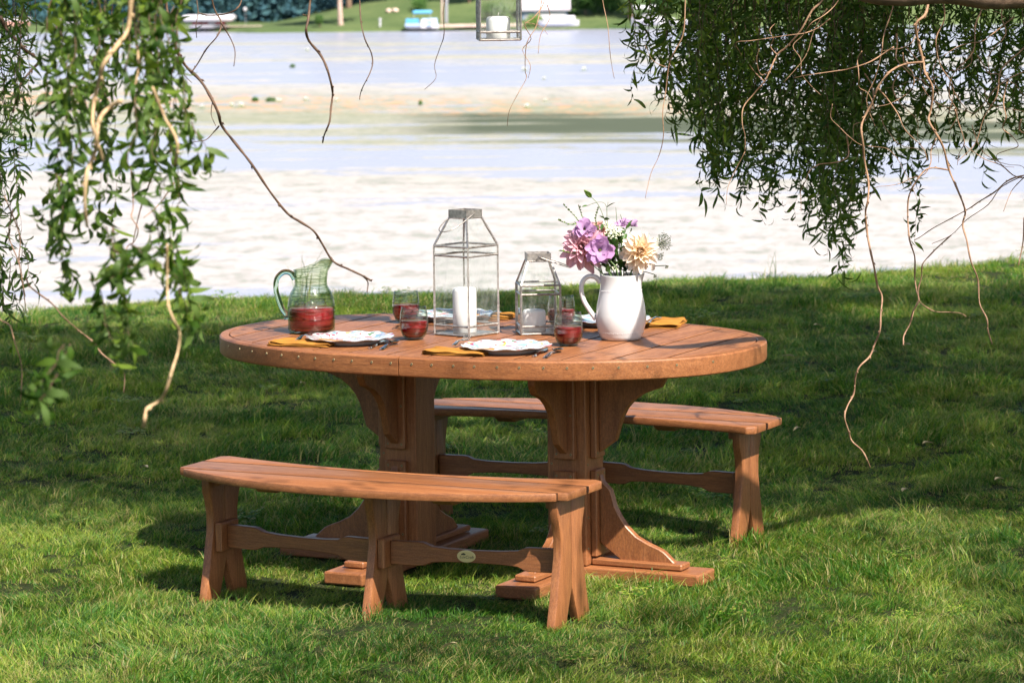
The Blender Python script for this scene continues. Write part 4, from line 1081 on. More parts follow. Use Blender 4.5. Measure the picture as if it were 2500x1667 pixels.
# boat under a white lift canopy
o = empty('boat_lift', fx(476, 66, 345)); tag(o, 'white roofed boat lift standing in the water at the far left', 'boat lift')
r = fb(416, 536, 35, 51, 345, 4, W1, 'canopy', o, .32); posts(o, W4, (428, 470, 524), 50, 67, 345.5); posts(o, W4, (428, 524), 50, 66, 348.5)
o = empty('red_boat', fx(478, 66, 346.5)); tag(o, 'red and white boat berthed beneath the white lift canopy', 'boat')
hull(436, 522, 57, 67.5, 346.5, 2.2, W1, 'hull', o); fb(441, 516, 51.5, 58, 346, 1.2, W3, 'cabin', o); fb(478, 495, 50, 57, 345.9, .6, W1, 'outboard_motor', o)
o = empty('jetty', fx(550, 62, 344)); tag(o, 'low sandy pink jetty running out from the far point', 'jetty'); fb(505, 600, 60.5, 62.5, 344, 2, PINK, 'deck', o); posts(o, PINK, (512, 545, 580), 62, 66, 344.5)
o = empty('shore_lamp', fx(564, 62, 345)); tag(o, 'white globe lamp on a thin post at the end of the jetty', 'lamp post')
posts(o, W4, (564,), 24, 62, 345, .8); c = at(563, 22, 345)-o.location
build('globe', MB().lathe([(.001, -.2), (.12, -.16), (.2, 0), (.12, .16), (.001, .2)], 16, c), W1, o, 'all')
# blue pontoon boat
o = empty('pontoon_boat', fx(968, 66, 336)); tag(o, 'pontoon boat with a bright blue canopy moored at the far shore', 'boat')
fb(930, 1006, 54, 62, 336, 2.2, BLUEG, 'deck', o); fb(932, 962, 44, 54, 336.1, 2.0, W2, 'front_rail', o, .03); fb(968, 1004, 43, 54, 336.3, 1.8, BLUEG, 'seats', o, .1)
r = fb(947, 992, 25, 33, 336, 2.2, W2, 'canopy', o, .15); posts(o, W1, (951, 988), 32, 47, 336.2, 1.0, 'canopy_pole')
for yy in (336.3, 337.9): 
    a = at(930, 63.5, yy)-o.location; b = at(1008, 63.5, yy)-o.location; build('pontoon', MB().tube([a, a.lerp(b, .1), b], [.05, .16, .16], 12), W1, o, 'all')
fb(966, 978, 47, 66, 335.9, .3, W1, 'console', o, .06); fb(990, 1003, 48, 66, 335.9, .5, W1, 'outboard_motor', o, .08)
for x, w, l, mt in ((1015, 4, 'pale post on the shore right of the pontoon boat', PINK), (1025, 8, 'thick dark post on the shore right of the pontoon boat', W4)):
    o = empty('mooring_post', fx(x, 54, SH+1)); tag(o, l, 'post', 'posts on the far shore'); posts(o, mt, (x,), -8, 54, SH+1, w)
    posts(o, mt, (x,), -9.5, -7.5, SH+1, w*1.25, 'post_cap')
o = empty('mooring_post', fx(873, 62, SH+1)); tag(o, 'small white post on the near edge of the far lawn', 'post', 'posts on the far shore'); posts(o, W1, (873,), 46, 62, SH+1, 4); posts(o, W1, (873,), 42.5, 47, SH+1, 6.5, 'post_cap')
for i, (x, w) in enumerate(((893, 14), (908, 16))):
    c = at(x, 44, SH+12); o = empty('boulder', (c.x, SH+12, zf(c.x, SH+12))); tag(o, ('left' if i == 0 else 'right')+' one of two pale boulders on the far lawn', 'boulder', 'boulders on the far lawn')
    bm = bmesh.new(); bmesh.ops.create_icosphere(bm, subdivisions=3, radius=1)
    for v in bm.verts: v.co = Vector((v.co.x*w*.022, v.co.y*.3, v.co.z*.26))*(1+.35*noise.noise(v.co*1.7+Vector((i*5, 0, 0))))+Vector((0, 0, .15))
    build('rock', bm, PINK, o, 'all')
o = empty('sea_wall', fx(1090, 62, SH-.5)); tag(o, 'low pale stone wall along the far waterline', 'wall'); fb(1008, 1200, 55, 64, SH-.6, .8, PINK, 'wall', o)
# boathouse
o = empty('boathouse', fx(1250, 60, SH+6)); tag(o, 'small grey blue boathouse with a pale pitched roof', 'building')
GW = simple('grey_blue_boards', (.20, .27, .38), .8, bump=.4, bscale=3); RF = simple('pale_roof', (.40, .37, .42), .6)
A = at(1199, 62, SH+6)-o.location; Z0 = -1.; 
wx0, wx1 = A.x, (at(1304, 62, SH+6)-o.location).x
build('wall', bbox([(wx0, wx1, 0, 4, Z0, 1.62)], .02), GW, o)
bm = prism([(-.35, 1.55), (2., 3.9), (4.35, 1.55), (4.35, 1.70), (2., 4.10), (-.35, 1.75)], 'x', wx0-.25, wx1+.3); bmesh.ops.recalc_face_normals(bm, faces=bm.faces); build('roof', bm, RF, o)
bm = prism([(0, 1.6), (4, 1.6), (2, 3.6)], 'x', wx0+.01, wx0+.2); bmesh.ops.recalc_face_normals(bm, faces=bm.faces); build('gable', bm, GW, o)
build('door', bbox([(wx0+.25, wx0+1.05, -.05, .02, Z0, 1.1)], .01), W4, o); build('white_wall_panel', bbox([(wx0+1.3, wx1-.2, -.06, .02, .2, 1.4)], .01), W1, o)
# long white boat, canopy boat, small white boats
o = empty('motor_boat', fx(1282, 64, 335)); tag(o, 'long low white boat moored before the boathouse', 'boat', 'white boats at the far shore')
hull(1236, 1330, 47, 64, 335, 2.4, W1, 'hull', o); fb(1246, 1322, 37, 49, 334.6, 1.6, W1, 'boat_cover', o, .18); fb(1240, 1328, 56, 58, 333.6, .1, BLUEG, 'stripe', o, .01)
o = empty('motor_boat', fx(1488, 62, 335)); tag(o, 'white boat with a white canopy, partly behind the willow leaves', 'boat', 'white boats at the far shore')
hull(1450, 1527, 40, 62, 335, 2.4, W1, 'hull', o); fb(1453, 1510, 14, 22, 334.4, 1.8, W1, 'canopy', o, .15); posts(o, W4, (1457, 1506), 20, 42, 334.6, 1, 'canopy_pole'); fb(1476, 1500, 34, 42, 334.6, 1.2, W4, 'windscreen', o)
for x0, x1, l in ((1535, 1560, 'smallest white boat showing through the willow leaves'), (1570, 1612, 'low white boat furthest right behind the willow leaves')):
    o = empty('motor_boat', fx((x0+x1)/2, 61, 336)); tag(o, l, 'boat', 'white boats at the far shore'); hull(x0, x1, 48, 61, 336, 1.8, W1, 'hull', o); fb(x0+5, x1-10, 43, 49, 335.8, .9, W1, 'seats', o)
o = empty('stone_wall', fx(40, 60, 349)); tag(o, 'reddish stone wall at the waterline in the far left corner', 'wall'); fb(8, 66, 50, 62, 349, 1, simple('reddish_stone', (.36, .20, .15), .9, var=.3, vscale=2), 'wall', o); fb(8, 66, 42, 49, 350, 2, W1, 'coping', o)
o = empty('motor_boat', fx(147, 59, 345)); tag(o, 'white boat at the far left behind the hanging leaves', 'boat', 'white boats at the far shore'); hull(124, 170, 49, 59, 345, 2, W1, 'hull', o); fb(132, 150, 43, 50, 344.8, 1, W1, 'cabin', o)
o = empty('motor_boat', fx(198, 59, 345)); tag(o, 'blue and white boat beside the far left white boat', 'boat', 'white boats at the far shore'); hull(180, 222, 51, 60, 345, 2, W1, 'hull', o); fb(188, 200, 46, 52, 344.8, 1, W2, 'cabin', o)
for i, (x, y) in enumerate(((2119, 1043), (2092, 815), (1870, 766), (1824, 839), (1838, 1001), (2072, 1153), (2285, 1132), (2012, 827), (340, 1100), (700, 905), (1020, 1530))):
    p = onz(x, y, 0); z = zg(p.x, p.y); lf = MB(); g = random.Random(i); d = Vector((g.uniform(-1, 1), g.uniform(-1, 1), .15)); 
    petal_mesh(lf, Matrix.Translation((0, 0, .0)) @ d.normalized().to_track_quat('X', 'Z').to_matrix().to_4x4(), .055, .008, .8, -.25, 7)
    o = build('fallen_leaf', lf, simple('dry_leaf', (.50, .40, .22), .7, var=.3, vscale=60) if i == 0 else COL.objects['fallen_leaf'].data.materials[0], None, 'all', (p.x, p.y, z+.046))
    tag(o, 'small dry pale willow leaf lying on the grass', 'fallen leaf', 'dry leaves scattered on the lawn')
# ---- water lilies
proto = None; lw = simple('lily_petal', (.80, .78, .76), .6); lp = simple('lily_pad', (.16, .26, .07), .5, var=.4, vscale=4); lg = random.Random(4)
for (x, y) in ((421, 245), (464, 249), (531, 245), (554, 247), (404, 259), (702, 232), (772, 233), (382, 231), (706, 118), (1249, 184), (1341, 163), (1204, 164), (1253, 234), (1210, 250), (91, 223), (1470, 165), (1508, 109), (1488, 112), (640, 236), (366, 252)):
    p = onz(x, y, WATER)
    if proto is None:
        proto = empty('water_lily', p); tag(proto, 'white water lily bloom floating among the algae mats', 'water lily', 'white water lilies dotted over the lake')
        mb = MB()
        for k in range(22):
            e = radians(15+60*(k/22)); m = Matrix.Translation((0, 0, .03)) @ Matrix.Rotation(k*2.4, 4, 'Z') @ Matrix.Rotation(-e, 4, 'Y'); petal_mesh(mb, m, .17, .05, .6, .15, 4)
        build('bloom', mb, lw, proto, 'all'); mb = MB(); mb.add([(0, 0, .012)]+[(.24*cos(a), .24*sin(a), .010) for a in [i*2*pi/20 for i in range(20)]], [(0, i+1, i+2) for i in range(19)]); build('pad', mb, lp, proto)
        cur = proto
    else: cur = copy_tree(proto)
    cur.location = p; cur.rotation_euler = (0, 0, lg.uniform(0, 6)); s = lg.uniform(.8, 1.5); cur.scale = (s, s, s)
for (x, y, w, l) in ((672, 153, 14, 'lone dark green weed clump left of the centre water'), (586, 231, 16, 'green weed clump beside the rusty debris'), (622, 231, 24, 'larger green weed clump on the rusty debris line'), (966, 239, 8, 'small green weed clump right of the debris line')):
    p = onz(x, y+3, WATER); o = empty('water_weed', p); tag(o, l, 'water plant', 'weed clumps in the lake'); r = w*p.y/7637./2; mb = MB(); fol(mb, (0, 0, .10), (r, r, .16), 260, .05); build('leaves', mb, M['leaf_far'], o)
# ================================================================== WILLOWS
LG = random.Random(31)
def wleaf(mb, p, d, L, W, g, seg=5):
    """narrow curled willow leaf starting at p in direction d"""
    d = d.normalized(); sd = d.orthogonal().normalized(); sd.rotate(Quaternion(d, g.uniform(0, 6.28)))
    ax = sd; bend = g.uniform(.8, 4.4)/seg*(1 if g.random() < .5 else -1); tw_ = g.uniform(-.5, .5)
    q = p.copy(); vs = []; fs = []
    for i in range(seg+1):
        t = i/seg; w = W*.5*sin(pi*(.06+.94*t)**.8)*(1.0)
        n = d.cross(ax).normalized(); 
        vs += [q-ax*w, q+ax*w]
        d = (d+n*bend+Vector((0, 0, -.12))).normalized(); ax = (ax-d*ax.dot(d)).normalized(); ax.rotate(Quaternion(d, tw_)); q = q+d*L/seg
    for i in range(seg): fs.append((2*i, 2*i+1, 2*i+3, 2*i+2))
    mb.add(vs, fs)
def strand(mbl, mbt, x0, y0, x1, y1, Y, g, amp=10., sp=.022, L=(.045, .085), W=.010, start=0., rt=.0016, tipx=None):
    """hanging leafy twig; photo-plane waypoints at distance Y are turned into world points"""
    n = max(6, int(abs(y1-y0)/28)); pts = []; ph = g.uniform(0, 6); ph2 = g.uniform(0, 6); Y2 = Y+g.uniform(-.25, .25)
    for i in range(n+1):
        t = i/n; x = x0+(x1-x0)*t+amp*sin(t*n*.75+ph)*(.4+.6*t)+amp*.4*sin(t*n*1.9+ph2); y = y0+(y1-y0)*t
        pts.append(at(x, y, Y+(Y2-Y)*t+.03*sin(t*n*.8+ph2)))
    pts = spline(pts, 3); k = len(pts); mbt.tube(pts, [rt*(1-.75*i/k) for i in range(k)], 4)
    total = sum((pts[i+1]-pts[i]).length for i in range(k-1)); m = int(total/sp)
    for i in range(m):
        t = (i+g.random())/m
        if t < start: continue
        j = min(k-2, int(t*(k-1))); p = pts[j].lerp(pts[j+1], t*(k-1)-j); d = (pts[j+1]-pts[j]).normalized()
        o = Vector((g.gauss(0, 1), g.gauss(0, 1), g.gauss(-.2, .5)))
        wleaf(mbl, p, d*.6+o*.75, g.uniform(*L), W*g.uniform(.7, 1.25), g)
def twig(root, pts, Y, r0, r1, mt, name='bare_twig', buds=True, g=LG, Y2=None):
    n = len(pts); P = [at(x, y, Y+((Y2 or Y)-Y)*i/(n-1)+.02*sin(i*1.7)) for i, (x, y) in enumerate(pts)]
    P = spline(P, 4); k = len(P); k_ = Y/7637.
    mb = MB().tube([p-root.location for p in P], [(r0+(r1-r0)*(i/(k-1)))*k_*(1+.10*sin(i*1.1)+.12*g.uniform(-1, 1)) for i in range(k)], 6)
    if buds:
        i = 3
        while i < k-2:
            d = (P[i+1]-P[i]).normalized(); sd = d.orthogonal().normalized(); sd.rotate(Quaternion(d, g.uniform(0, 6.3))); rr = (r0+(r1-r0)*(i/(k-1)))*k_
            q = P[i]-root.location; mb.tube([q, q+sd*rr*1.5+d*rr*.8, q+sd*rr*1.9+d*rr*2.6], [rr*.9, rr*.7, rr*.15], 5); i += g.randrange(3, 7)
    return build(name, mb, mt, root, 'all')
WR = empty('corkscrew_willow', (4.4, 12.8, zg(4.4, 12.8))); tag(WR, 'corkscrew willow on the right, dark leafy curtain and reddish bare twigs hanging into view', 'tree', 'corkscrew willows')
WL = empty('corkscrew_willow', (-4.0, 5.2, zg(-4, 5.2))); tag(WL, 'corkscrew willow on the left, blurred leafy twigs hanging close to the camera', 'tree', 'corkscrew willows')
def rel(root, pts): return [Vector(p)-root.location for p in pts]
# trunks and overhead limbs (outside the picture except the limb in the top right corner)
t = MB(); t.tube(spline(rel(WR, [(4.4, 12.8, -.3), (4.3, 12.7, 1.2), (4.5, 12.6, 2.6), (4.2, 12.4, 4.2), (3.6, 12.2, 5.6)]), 5), [.34-.011*i for i in range(21)], 14); build('trunk', t, M['bark'], WR, 'all')
a = at(2420, -22, 9.9); b = at(2180, -20, 9.7); c = at(1960, -40, 9.5)
LIMB = spline([(4.3, 12.5, 2.3), (3.0, 11.2, 2.02), tuple(a), tuple(b), tuple(c), (.9, 9.95, 2.2), (-.05, 10.5, 2.47), (-1.0, 11.4, 2.9)], 6)
t = MB(); t.tube(rel(WR, LIMB), [.12*(1-.7*i/11) if i < 12 else .040*(1-.75*i/(len(LIMB)-1))+.012 for i in range(len(LIMB))], 10); build('limb', t, M['bark'], WR, 'all')
for pp in ([(4.4, 12.6, 2.9), (2.8, 12.2, 3.2), (1.2, 11.6, 3.3), (.2, 11.8, 3.3), (-.6, 12.3, 3.2)], [(3.8, 12.3, 5.), (1.8, 10.8, 5.2), (0, 10, 5.), (-1.8, 9.6, 4.6)], [(3.8, 12.3, 5.), (5.6, 11, 6.4), (7.5, 10, 7.2)], [(4.3, 12.4, 3.6), (5.6, 12.8, 4.9), (7.2, 13.2, 5.6)]):
    s = spline(pp, 5); t = MB(); t.tube(rel(WR, s), [.085*(1-.8*i/len(s)) for i in range(len(s))], 8); build('limb', t, M['bark'], WR, 'all')
t = MB(); t.tube(spline(rel(WL, [(-4, 5.2, -.3), (-3.9, 5.3, 1.4), (-3.6, 5.4, 3.), (-3.0, 5.6, 4.4)]), 5), [.26-.010*i for i in range(16)], 14); build('trunk', t, M['bark'], WL, 'all')
for pp in ([(-3.7, 5.4, 2.7), (-2.6, 5.8, 2.9), (-1.4, 6.1, 2.6), (-.6, 6.3, 2.5)], [(-3.4, 5.5, 3.6), (-2.6, 7.5, 3.8), (-1.9, 9.0, 3.5), (-1.5, 9.6, 3.2)]):
    s = spline(pp, 5); t = MB(); t.tube(rel(WL, s), [.07*(1-.8*i/len(s)) for i in range(len(s))], 8); build('limb', t, M['bark'], WL, 'all')
# right curtain
g = random.Random(8); mbl = MB(); mbt = MB()
BOT = [(1430, 40), (1452, 90), (1462, 235), (1485, 215), (1500, 240), (1545, 305), (1580, 300), (1610, 400), (1618, 470), (1650, 455), (1668, 400), (1700, 470), (1740, 440), (1752, 520), (1775, 480), (1810, 440), (1860, 545), (1900, 560), (1925, 620), (1950, 640), (1962, 560), (1985, 440), (2020, 430), (2060, 400), (2090, 440), (2105, 560), (2120, 420), (2180, 380), (2240, 360), (2262, 420), (2300, 320), (2380, 330)]
def RX():
    while True:
        x = g.uniform(1440, 2390)
        k = lerp_list([(1440, .10), (1530, .34), (1600, .75), (1700, 1), (1950, 1), (2020, .6), (2120, .42), (2200, .42), (2390, .55)], x)
        if g.random() < k: return x
for i in range(275):
    x = RX(); yb = lerp_list(BOT, x)*(g.random()**.36)*.97+6; Y = g.uniform(11.3, 13.4)
    strand(mbl, mbt, x+g.uniform(-10, 60)+(60 if x < 1600 else 0)*g.random(), -130-g.random()*60, x, yb, Y, g, 11, .0185, (.050, .088), .0108, .12)
for x, yb in ((1462, 232), (1545, 300), (1618, 465), (1655, 455), (1752, 518), (1775, 470), (1862, 545), (1900, 590), (1930, 640), (1948, 655), (2104, 556), (1985, 520), (2262, 418), (1455, 120), (1500, 150), (1540, 230), (1700, 480), (1835, 500)):
    strand(mbl, mbt, x-20, -130, x, yb, g.uniform(11.2, 11.8), g, 9, .019, (.050, .085), .0108, .3)
for v in (mbl, mbt): v.v = [(a-WR.location.x, b-WR.location.y, c-WR.location.z) for a, b, c in v.v]
build('hanging_foliage', mbl, M['leaf'], WR, 'all'); build('fine_twigs', mbt, M['twig_dark'], WR, 'all')
# left foliage, close to the camera
g = random.Random(12); mbl = MB(); mbt = MB()
BL = [(40, 180), (70, 260), (100, 430), (120, 600), (150, 640), (180, 560), (230, 620), (270, 700), (330, 640), (400, 700), (440, 600), (470, 420), (485, 380)]
for i in range(40):
    x = g.choice((105, 150, 170, 215, 255, 262, 300, 330, 345, 385, 420))+g.gauss(0, 13); yb = lerp_list(BL, x)*(g.random()**.75); Y = g.uniform(5.6, 7.2)
    strand(mbl, mbt, x*.85+g.uniform(20, 70), -160, x, max(yb, 60), Y, g, 13, .018, (.038, .068), .0115, .1, .0014)
for (xa, ya, xb, yb, Y, n) in ((350, 480, 440, 760, 5.9, 2), (250, 520, 300, 800, 5.8, 3), (150, 600, 170, 700, 6.2, 1), (210, 640, 270, 850, 5.8, 2), (300, 560, 420, 640, 5.7, 2), (330, 600, 260, 640, 5.6, 2), (400, 560, 452, 740, 5.8, 2), (150, 790, 80, 900, 5.4, 2), (120, 860, 95, 930, 5.3, 2), (430, 280, 480, 390, 6.0, 2), (130, 400, 150, 640, 6.1, 2), (90, 490, 120, 560, 6.5, 1)):
    for k in range(n): strand(mbl, mbt, xa+g.uniform(-12, 12), ya, xb+g.uniform(-14, 14), yb, Y, g, 8, .015, (.038, .062), .0115, 0, .0012)
for v in (mbl, mbt): v.v = [(a-WL.location.x, b-WL.location.y, c-WL.location.z) for a, b, c in v.v]
build('hanging_foliage', mbl, M['leaf'], WL, 'all'); build('fine_twigs', mbt, M['twig_dark'], WL, 'all'); mbl = MB(); mbt = MB()
# darker clump at the left edge, a little further off
for i in range(30):
    x = g.uniform(-70, 62); yb = lerp_list([(-70, 800), (20, 820), (40, 560), (62, 430)], x)*(g.random()**.4)
    strand(mbl, mbt, x+g.uniform(-10, 30), -160, x, max(40, yb), g.uniform(8., 9.3), g, 9, .020, (.04, .066), .0075, .1, .0014)
for (xa, ya, xb, yb) in ((40, 500, 55, 700), (20, 600, 45, 720), (0, 640, 30, 800), (60, 560, 72, 660), (-10, 500, 10, 760)): strand(mbl, mbt, xa, ya, xb, yb, 8.4, g, 7, .018, (.04, .066), .0085, 0, .0012)
for v in (mbl, mbt): v.v = [(a-WL.location.x, b-WL.location.y, c-WL.location.z) for a, b, c in v.v]
build('hanging_foliage', mbl, M['leaf'], WL, 'all'); build('fine_twigs', mbt, M['twig_dark'], WL, 'all')
# bare twigs, centre and left
D_, A_, T_ = M['twig_dark'], M['twig_warm'], M['twig_tan']
tws = [
 (WL, [(376, -70), (383, 20), (395, 60), (402, 105), (425, 150), (460, 185), (485, 225), (502, 262), (510, 290), (545, 335), (580, 380), (620, 440), (660, 490), (690, 510), (720, 530), (740, 560), (765, 600), (800, 618), (830, 632), (853, 645)], 9.0, 4.0, 2.2, D_),
 (WL, [(834, 634), (845, 648), (843, 672)], 9.0, 2.0, 1.2, D_), (WL, [(848, 644), (856, 642)], 9.0, 1.6, 1.0, D_),
 (WL, [(440, 165), (452, 150), (475, 112), (500, 82), (508, 52), (492, 20), (478, -40)], 9.0, 1.6, 1.9, D_), (WL, [(506, 50), (530, 90), (540, 120), (537, 153)], 9.0, 1.5, .9, D_),
 (WL, [(448, -60), (452, 0), (455, 30), (450, 60), (452, 87)], 9.1, 1.5, .9, D_), (WL, [(456, 30), (480, 36), (520, 32), (545, 20), (556, -5), (560, -60)], 9.1, 1.4, 1.6, D_),
 (WL, [(503, 290), (490, 305), (472, 322), (444, 326)], 9.0, 1.8, .8, D_), (WL, [(490, 225), (485, 262), (496, 290)], 9.0, 1.0, .8, D_), (WL, [(408, 130), (418, 165), (440, 190)], 8.9, 1.2, .7, D_), (WL, [(382, 25), (396, 50), (398, 92)], 8.95, 1.4, .9, D_),
 (WL, [(716, -60), (712, 5), (708, 45), (703, 70), (710, 95), (735, 125), (750, 155), (760, 190), (764, 215), (760, 250), (757, 280), (745, 310), (741, 328)], 9.2, 3.6, 1.8, D_), (WL, [(696, 34), (706, 38)], 9.2, 1.2, 1.6, D_),
 (WL, [(822, -60), (826, 0), (829, 50), (838, 90), (852, 120), (856, 145), (849, 170), (835, 197), (828, 215), (826, 229)], 9.3, 2.0, 1.0, D_),
 (WR, [(1026, -60), (1022, 0), (1018, 30), (1020, 80), (1010, 112), (998, 150), (1001, 180), (975, 206)], 9.8, 1.2, .6, D_),
 (WR, [(1258, -60), (1245, 0), (1232, 60), (1210, 100), (1206, 160), (1209, 180), (1190, 215), (1170, 255), (1165, 290)], 9.9, 1.4, .6, A_), (WR, [(1254, -40), (1248, 10), (1225, 42), (1205, 58), (1220, 90), (1200, 115), (1218, 150), (1213, 180)], 9.9, 1.3, .6, A_),
 (WR, [(1256, 10), (1263, 42), (1242, 80), (1236, 124)], 9.9, 1.1, .6, A_), (WR, [(1205, 52), (1240, 60), (1258, 80)], 9.9, .9, .5, A_),
 (WR, [(1380, -60), (1384, 0), (1396, 60), (1400, 110), (1405, 150), (1411, 181)], 10., 1.1, .6, A_),
 (WL, [(0, 39), (18, 72), (39, 93), (57, 114), (88, 140), (72, 162), (45, 198), (30, 260)], 8.3, 4.5, 2.2, D_), (WL, [(120, -60), (126, 33), (132, 75), (135, 114), (150, 141)], 7.6, 3.4, 2.4, D_),
 (WL, [(279, 231), (249, 249), (228, 276), (222, 318), (219, 348), (207, 375), (198, 405), (195, 475), (200, 520)], 5.5, 5.5, 3.6, T_), (WL, [(300, -60), (296, 60), (265, 110), (237, 150), (225, 198), (216, 234), (213, 285), (222, 318), (237, 372)], 5.6, 6, 3.6, T_),
 (WL, [(350, 200), (378, 270), (396, 300), (408, 333), (402, 380)], 5.5, 3, 4, T_), (WL, [(81, 267), (102, 249), (132, 228), (158, 218), (200, 170)], 7.0, 3.0, 3.4, D_),
 (WL, [(384, 560), (384, 640), (387, 700), (400, 736), (412, 762), (409, 805), (396, 848), (382, 895), (367, 920), (338, 938), (333, 960), (329, 980)], 5.4, 2.5, 4.2, T_),
 (WL, [(60, 640), (72, 661), (119, 697), (144, 726), (180, 758), (216, 787), (234, 812), (274, 844), (286, 862), (284, 902)], 7.2, 2.2, 1.1, A_), (WL, [(-10, 700), (0, 733), (22, 747), (34, 787), (50, 844), (47, 922)], 7.2, 1.8, 1.0, A_),
 (WL, [(300, 380), (306, 470), (302, 499), (317, 524), (310, 553), (292, 567), (290, 589), (299, 607)], 7.0, 1.6, 1.0, A_), (WL, [(30, 480), (20, 540), (42, 600), (52, 650), (60, 720)], 7.9, 1.8, 1.2, A_), (WL, [(10, 450), (45, 540), (44, 600), (58, 680)], 7.9, 1.6, 1.0, A_),
 (WL, [(300, -60), (310, 60), (318, 150), (308, 220), (322, 300)], 5.7, 3.4, 2., T_), (WL, [(360, 380), (340, 430), (320, 490), (305, 560)], 7.2, 2.2, 1.3, D_), (WL, [(400, 420), (365, 470), (330, 500)], 7.0, 1.6, 1.0, A_),
 (WR, [(1576, -60), (1574, 0), (1570, 76), (1550, 118), (1537, 147), (1529, 210), (1522, 260), (1524, 311), (1514, 357), (1495, 399), (1482, 456)], 9.9, 1.9, .7, A_), (WR, [(1530, 155), (1500, 140), (1482, 105)], 9.9, .9, .5, A_),
 (WR, [(1920, -60), (1890, 0), (1865, 25), (1839, 71), (1806, 109), (1785, 126), (1768, 164), (1755, 189), (1730, 218), (1707, 248), (1705, 286), (1711, 311), (1711, 349)], 9.8, 2.7, 1.0, A_), (WR, [(1711, 349), (1690, 390), (1672, 430), (1668, 470)], 9.8, 1.0, .5, A_),
 (WR, [(1785, 126), (1770, 108), (1776, 90), (1768, 70), (1780, 55)], 9.8, 1.2, .7, A_), (WR, [(1756, 188), (1735, 168), (1722, 150)], 9.8, 1.2, .6, A_), (WR, [(1768, 164), (1748, 172), (1738, 140), (1744, 112)], 9.8, 1.1, .6, A_), (WR, [(1900, 20), (1870, 70), (1850, 130), (1800, 190)], 9.8, 1.5, .6, A_),
 (WR, [(2140, -60), (2133, 0), (2125, 34), (2104, 55), (2108, 92), (2121, 143), (2125, 168), (2142, 202), (2138, 252), (2133, 277), (2150, 307), (2167, 340), (2180, 391), (2196, 428), (2213, 470), (2217, 491), (2211, 517), (2220, 550), (2230, 600), (2246, 642), (2250, 697), (2267, 732), (2269, 759), (2279, 790)], 9.5, 3.4, 1.5, A_),
 (WR, [(2121, 143), (2075, 149), (2041, 168), (2016, 202), (2003, 235), (1986, 269), (1978, 294), (1982, 328), (1986, 370), (1995, 420), (1993, 462), (1988, 487), (1991, 529), (1998, 570), (2008, 615), (2016, 658), (2026, 682), (2023, 721), (2021, 760), (2010, 787), (1998, 818), (1975, 841), (1965, 865), (1961, 904), (1947, 931), (1940, 958), (1949, 990), (1957, 1013), (1979, 1033), (1990, 1052), (1999, 1074)], 9.5, 2.6, 1.9, A_),
 (WR, [(2180, 391), (2142, 386), (2121, 395), (2100, 424), (2087, 454), (2085, 496), (2089, 550), (2101, 590), (2101, 635), (2105, 666), (2110, 691), (2096, 717), (2090, 744), (2076, 771), (2075, 793)], 9.6, 2.0, 1.5, A_),
 (WR, [(2185, 540), (2157, 565), (2138, 584), (2119, 607), (2117, 635), (2110, 662), (2111, 687), (2119, 699), (2146, 715), (2178, 717), (2205, 719), (2219, 727)], 9.6, 1.6, 1.1, A_), (WR, [(2110, 691), (2100, 712), (2094, 735)], 9.62, 1.5, 1., A_),
 (WR, [(2420, 400), (2352, 403), (2314, 416), (2285, 441), (2251, 462), (2226, 479), (2188, 500), (2142, 525), (2117, 542), (2100, 552)], 9.6, 2.0, .8, A_), (WR, [(2420, 405), (2340, 408), (2300, 380), (2260, 365), (2210, 330)], 9.6, 1.9, .8, A_),
 (WR, [(2352, 403), (2300, 430), (2270, 470), (2220, 505), (2185, 540), (2140, 560)], 9.6, 1.4, .7, A_), (WR, [(2360, 400), (2330, 430), (2318, 450), (2305, 486)], 9.6, 1.2, .6, A_), (WR, [(2352, 500), (2350, 554), (2339, 610)], 9.5, 2.0, 1.3, A_),
 (WR, [(2376, 60), (2352, 110), (2300, 160), (2290, 220), (2260, 270), (2240, 330), (2200, 370)], 9.6, 2.2, .8, A_), (WR, [(2260, -40), (2255, 20), (2240, 60), (2235, 120), (2190, 170), (2180, 220), (2200, 260), (2180, 300)], 9.7, 2.2, .8, A_),
 (WR, [(2060, -40), (2050, 20), (2030, 80), (2025, 120), (2010, 180), (1990, 230), (2010, 290)], 9.7, 1.8, .7, A_), (WR, [(2400, 150), (2340, 170), (2290, 200), (2240, 260), (2210, 240), (2180, 190)], 9.7, 1.8, .7, A_),
 (WR, [(2160, -30), (2170, 40), (2150, 90), (2160, 150), (2190, 200), (2180, 260)], 9.6, 1.9, .7, A_), (WR, [(2330, -30), (2300, 30), (2310, 80), (2270, 130), (2280, 190)], 9.7, 2.0, .8, A_), (WR, [(2016, 202), (2040, 230), (2062, 262), (2080, 300), (2120, 340), (2130, 370)], 9.55, 1.7, .7, A_)]
for root, pts_, Y, r0, r1, mt in tws:
    if root is WR and pts_[0][0] > 1500: Y += .95
    twig(root, pts_, Y, r0, r1, mt)
# more fine bare twigs in the right hand tangle, each wandering down from the limb
g = random.Random(55)
for i in range(28):
    x = g.uniform(1900, 2390); y = g.uniform(-40, 330); pts_ = [(x, y)]; d = g.uniform(.9, 2.3); n = g.randrange(5, 11); st = g.uniform(20, 34)
    for k in range(n):
        d += g.gauss(0, .55); d = max(.15, min(3., d)); x += cos(d)*st; y += sin(d)*st; pts_.append((x, y))
    twig(WR, pts_, g.uniform(10.4, 11.0), g.uniform(1.0, 2.0), .5, A_, 'bare_twig', False, g)
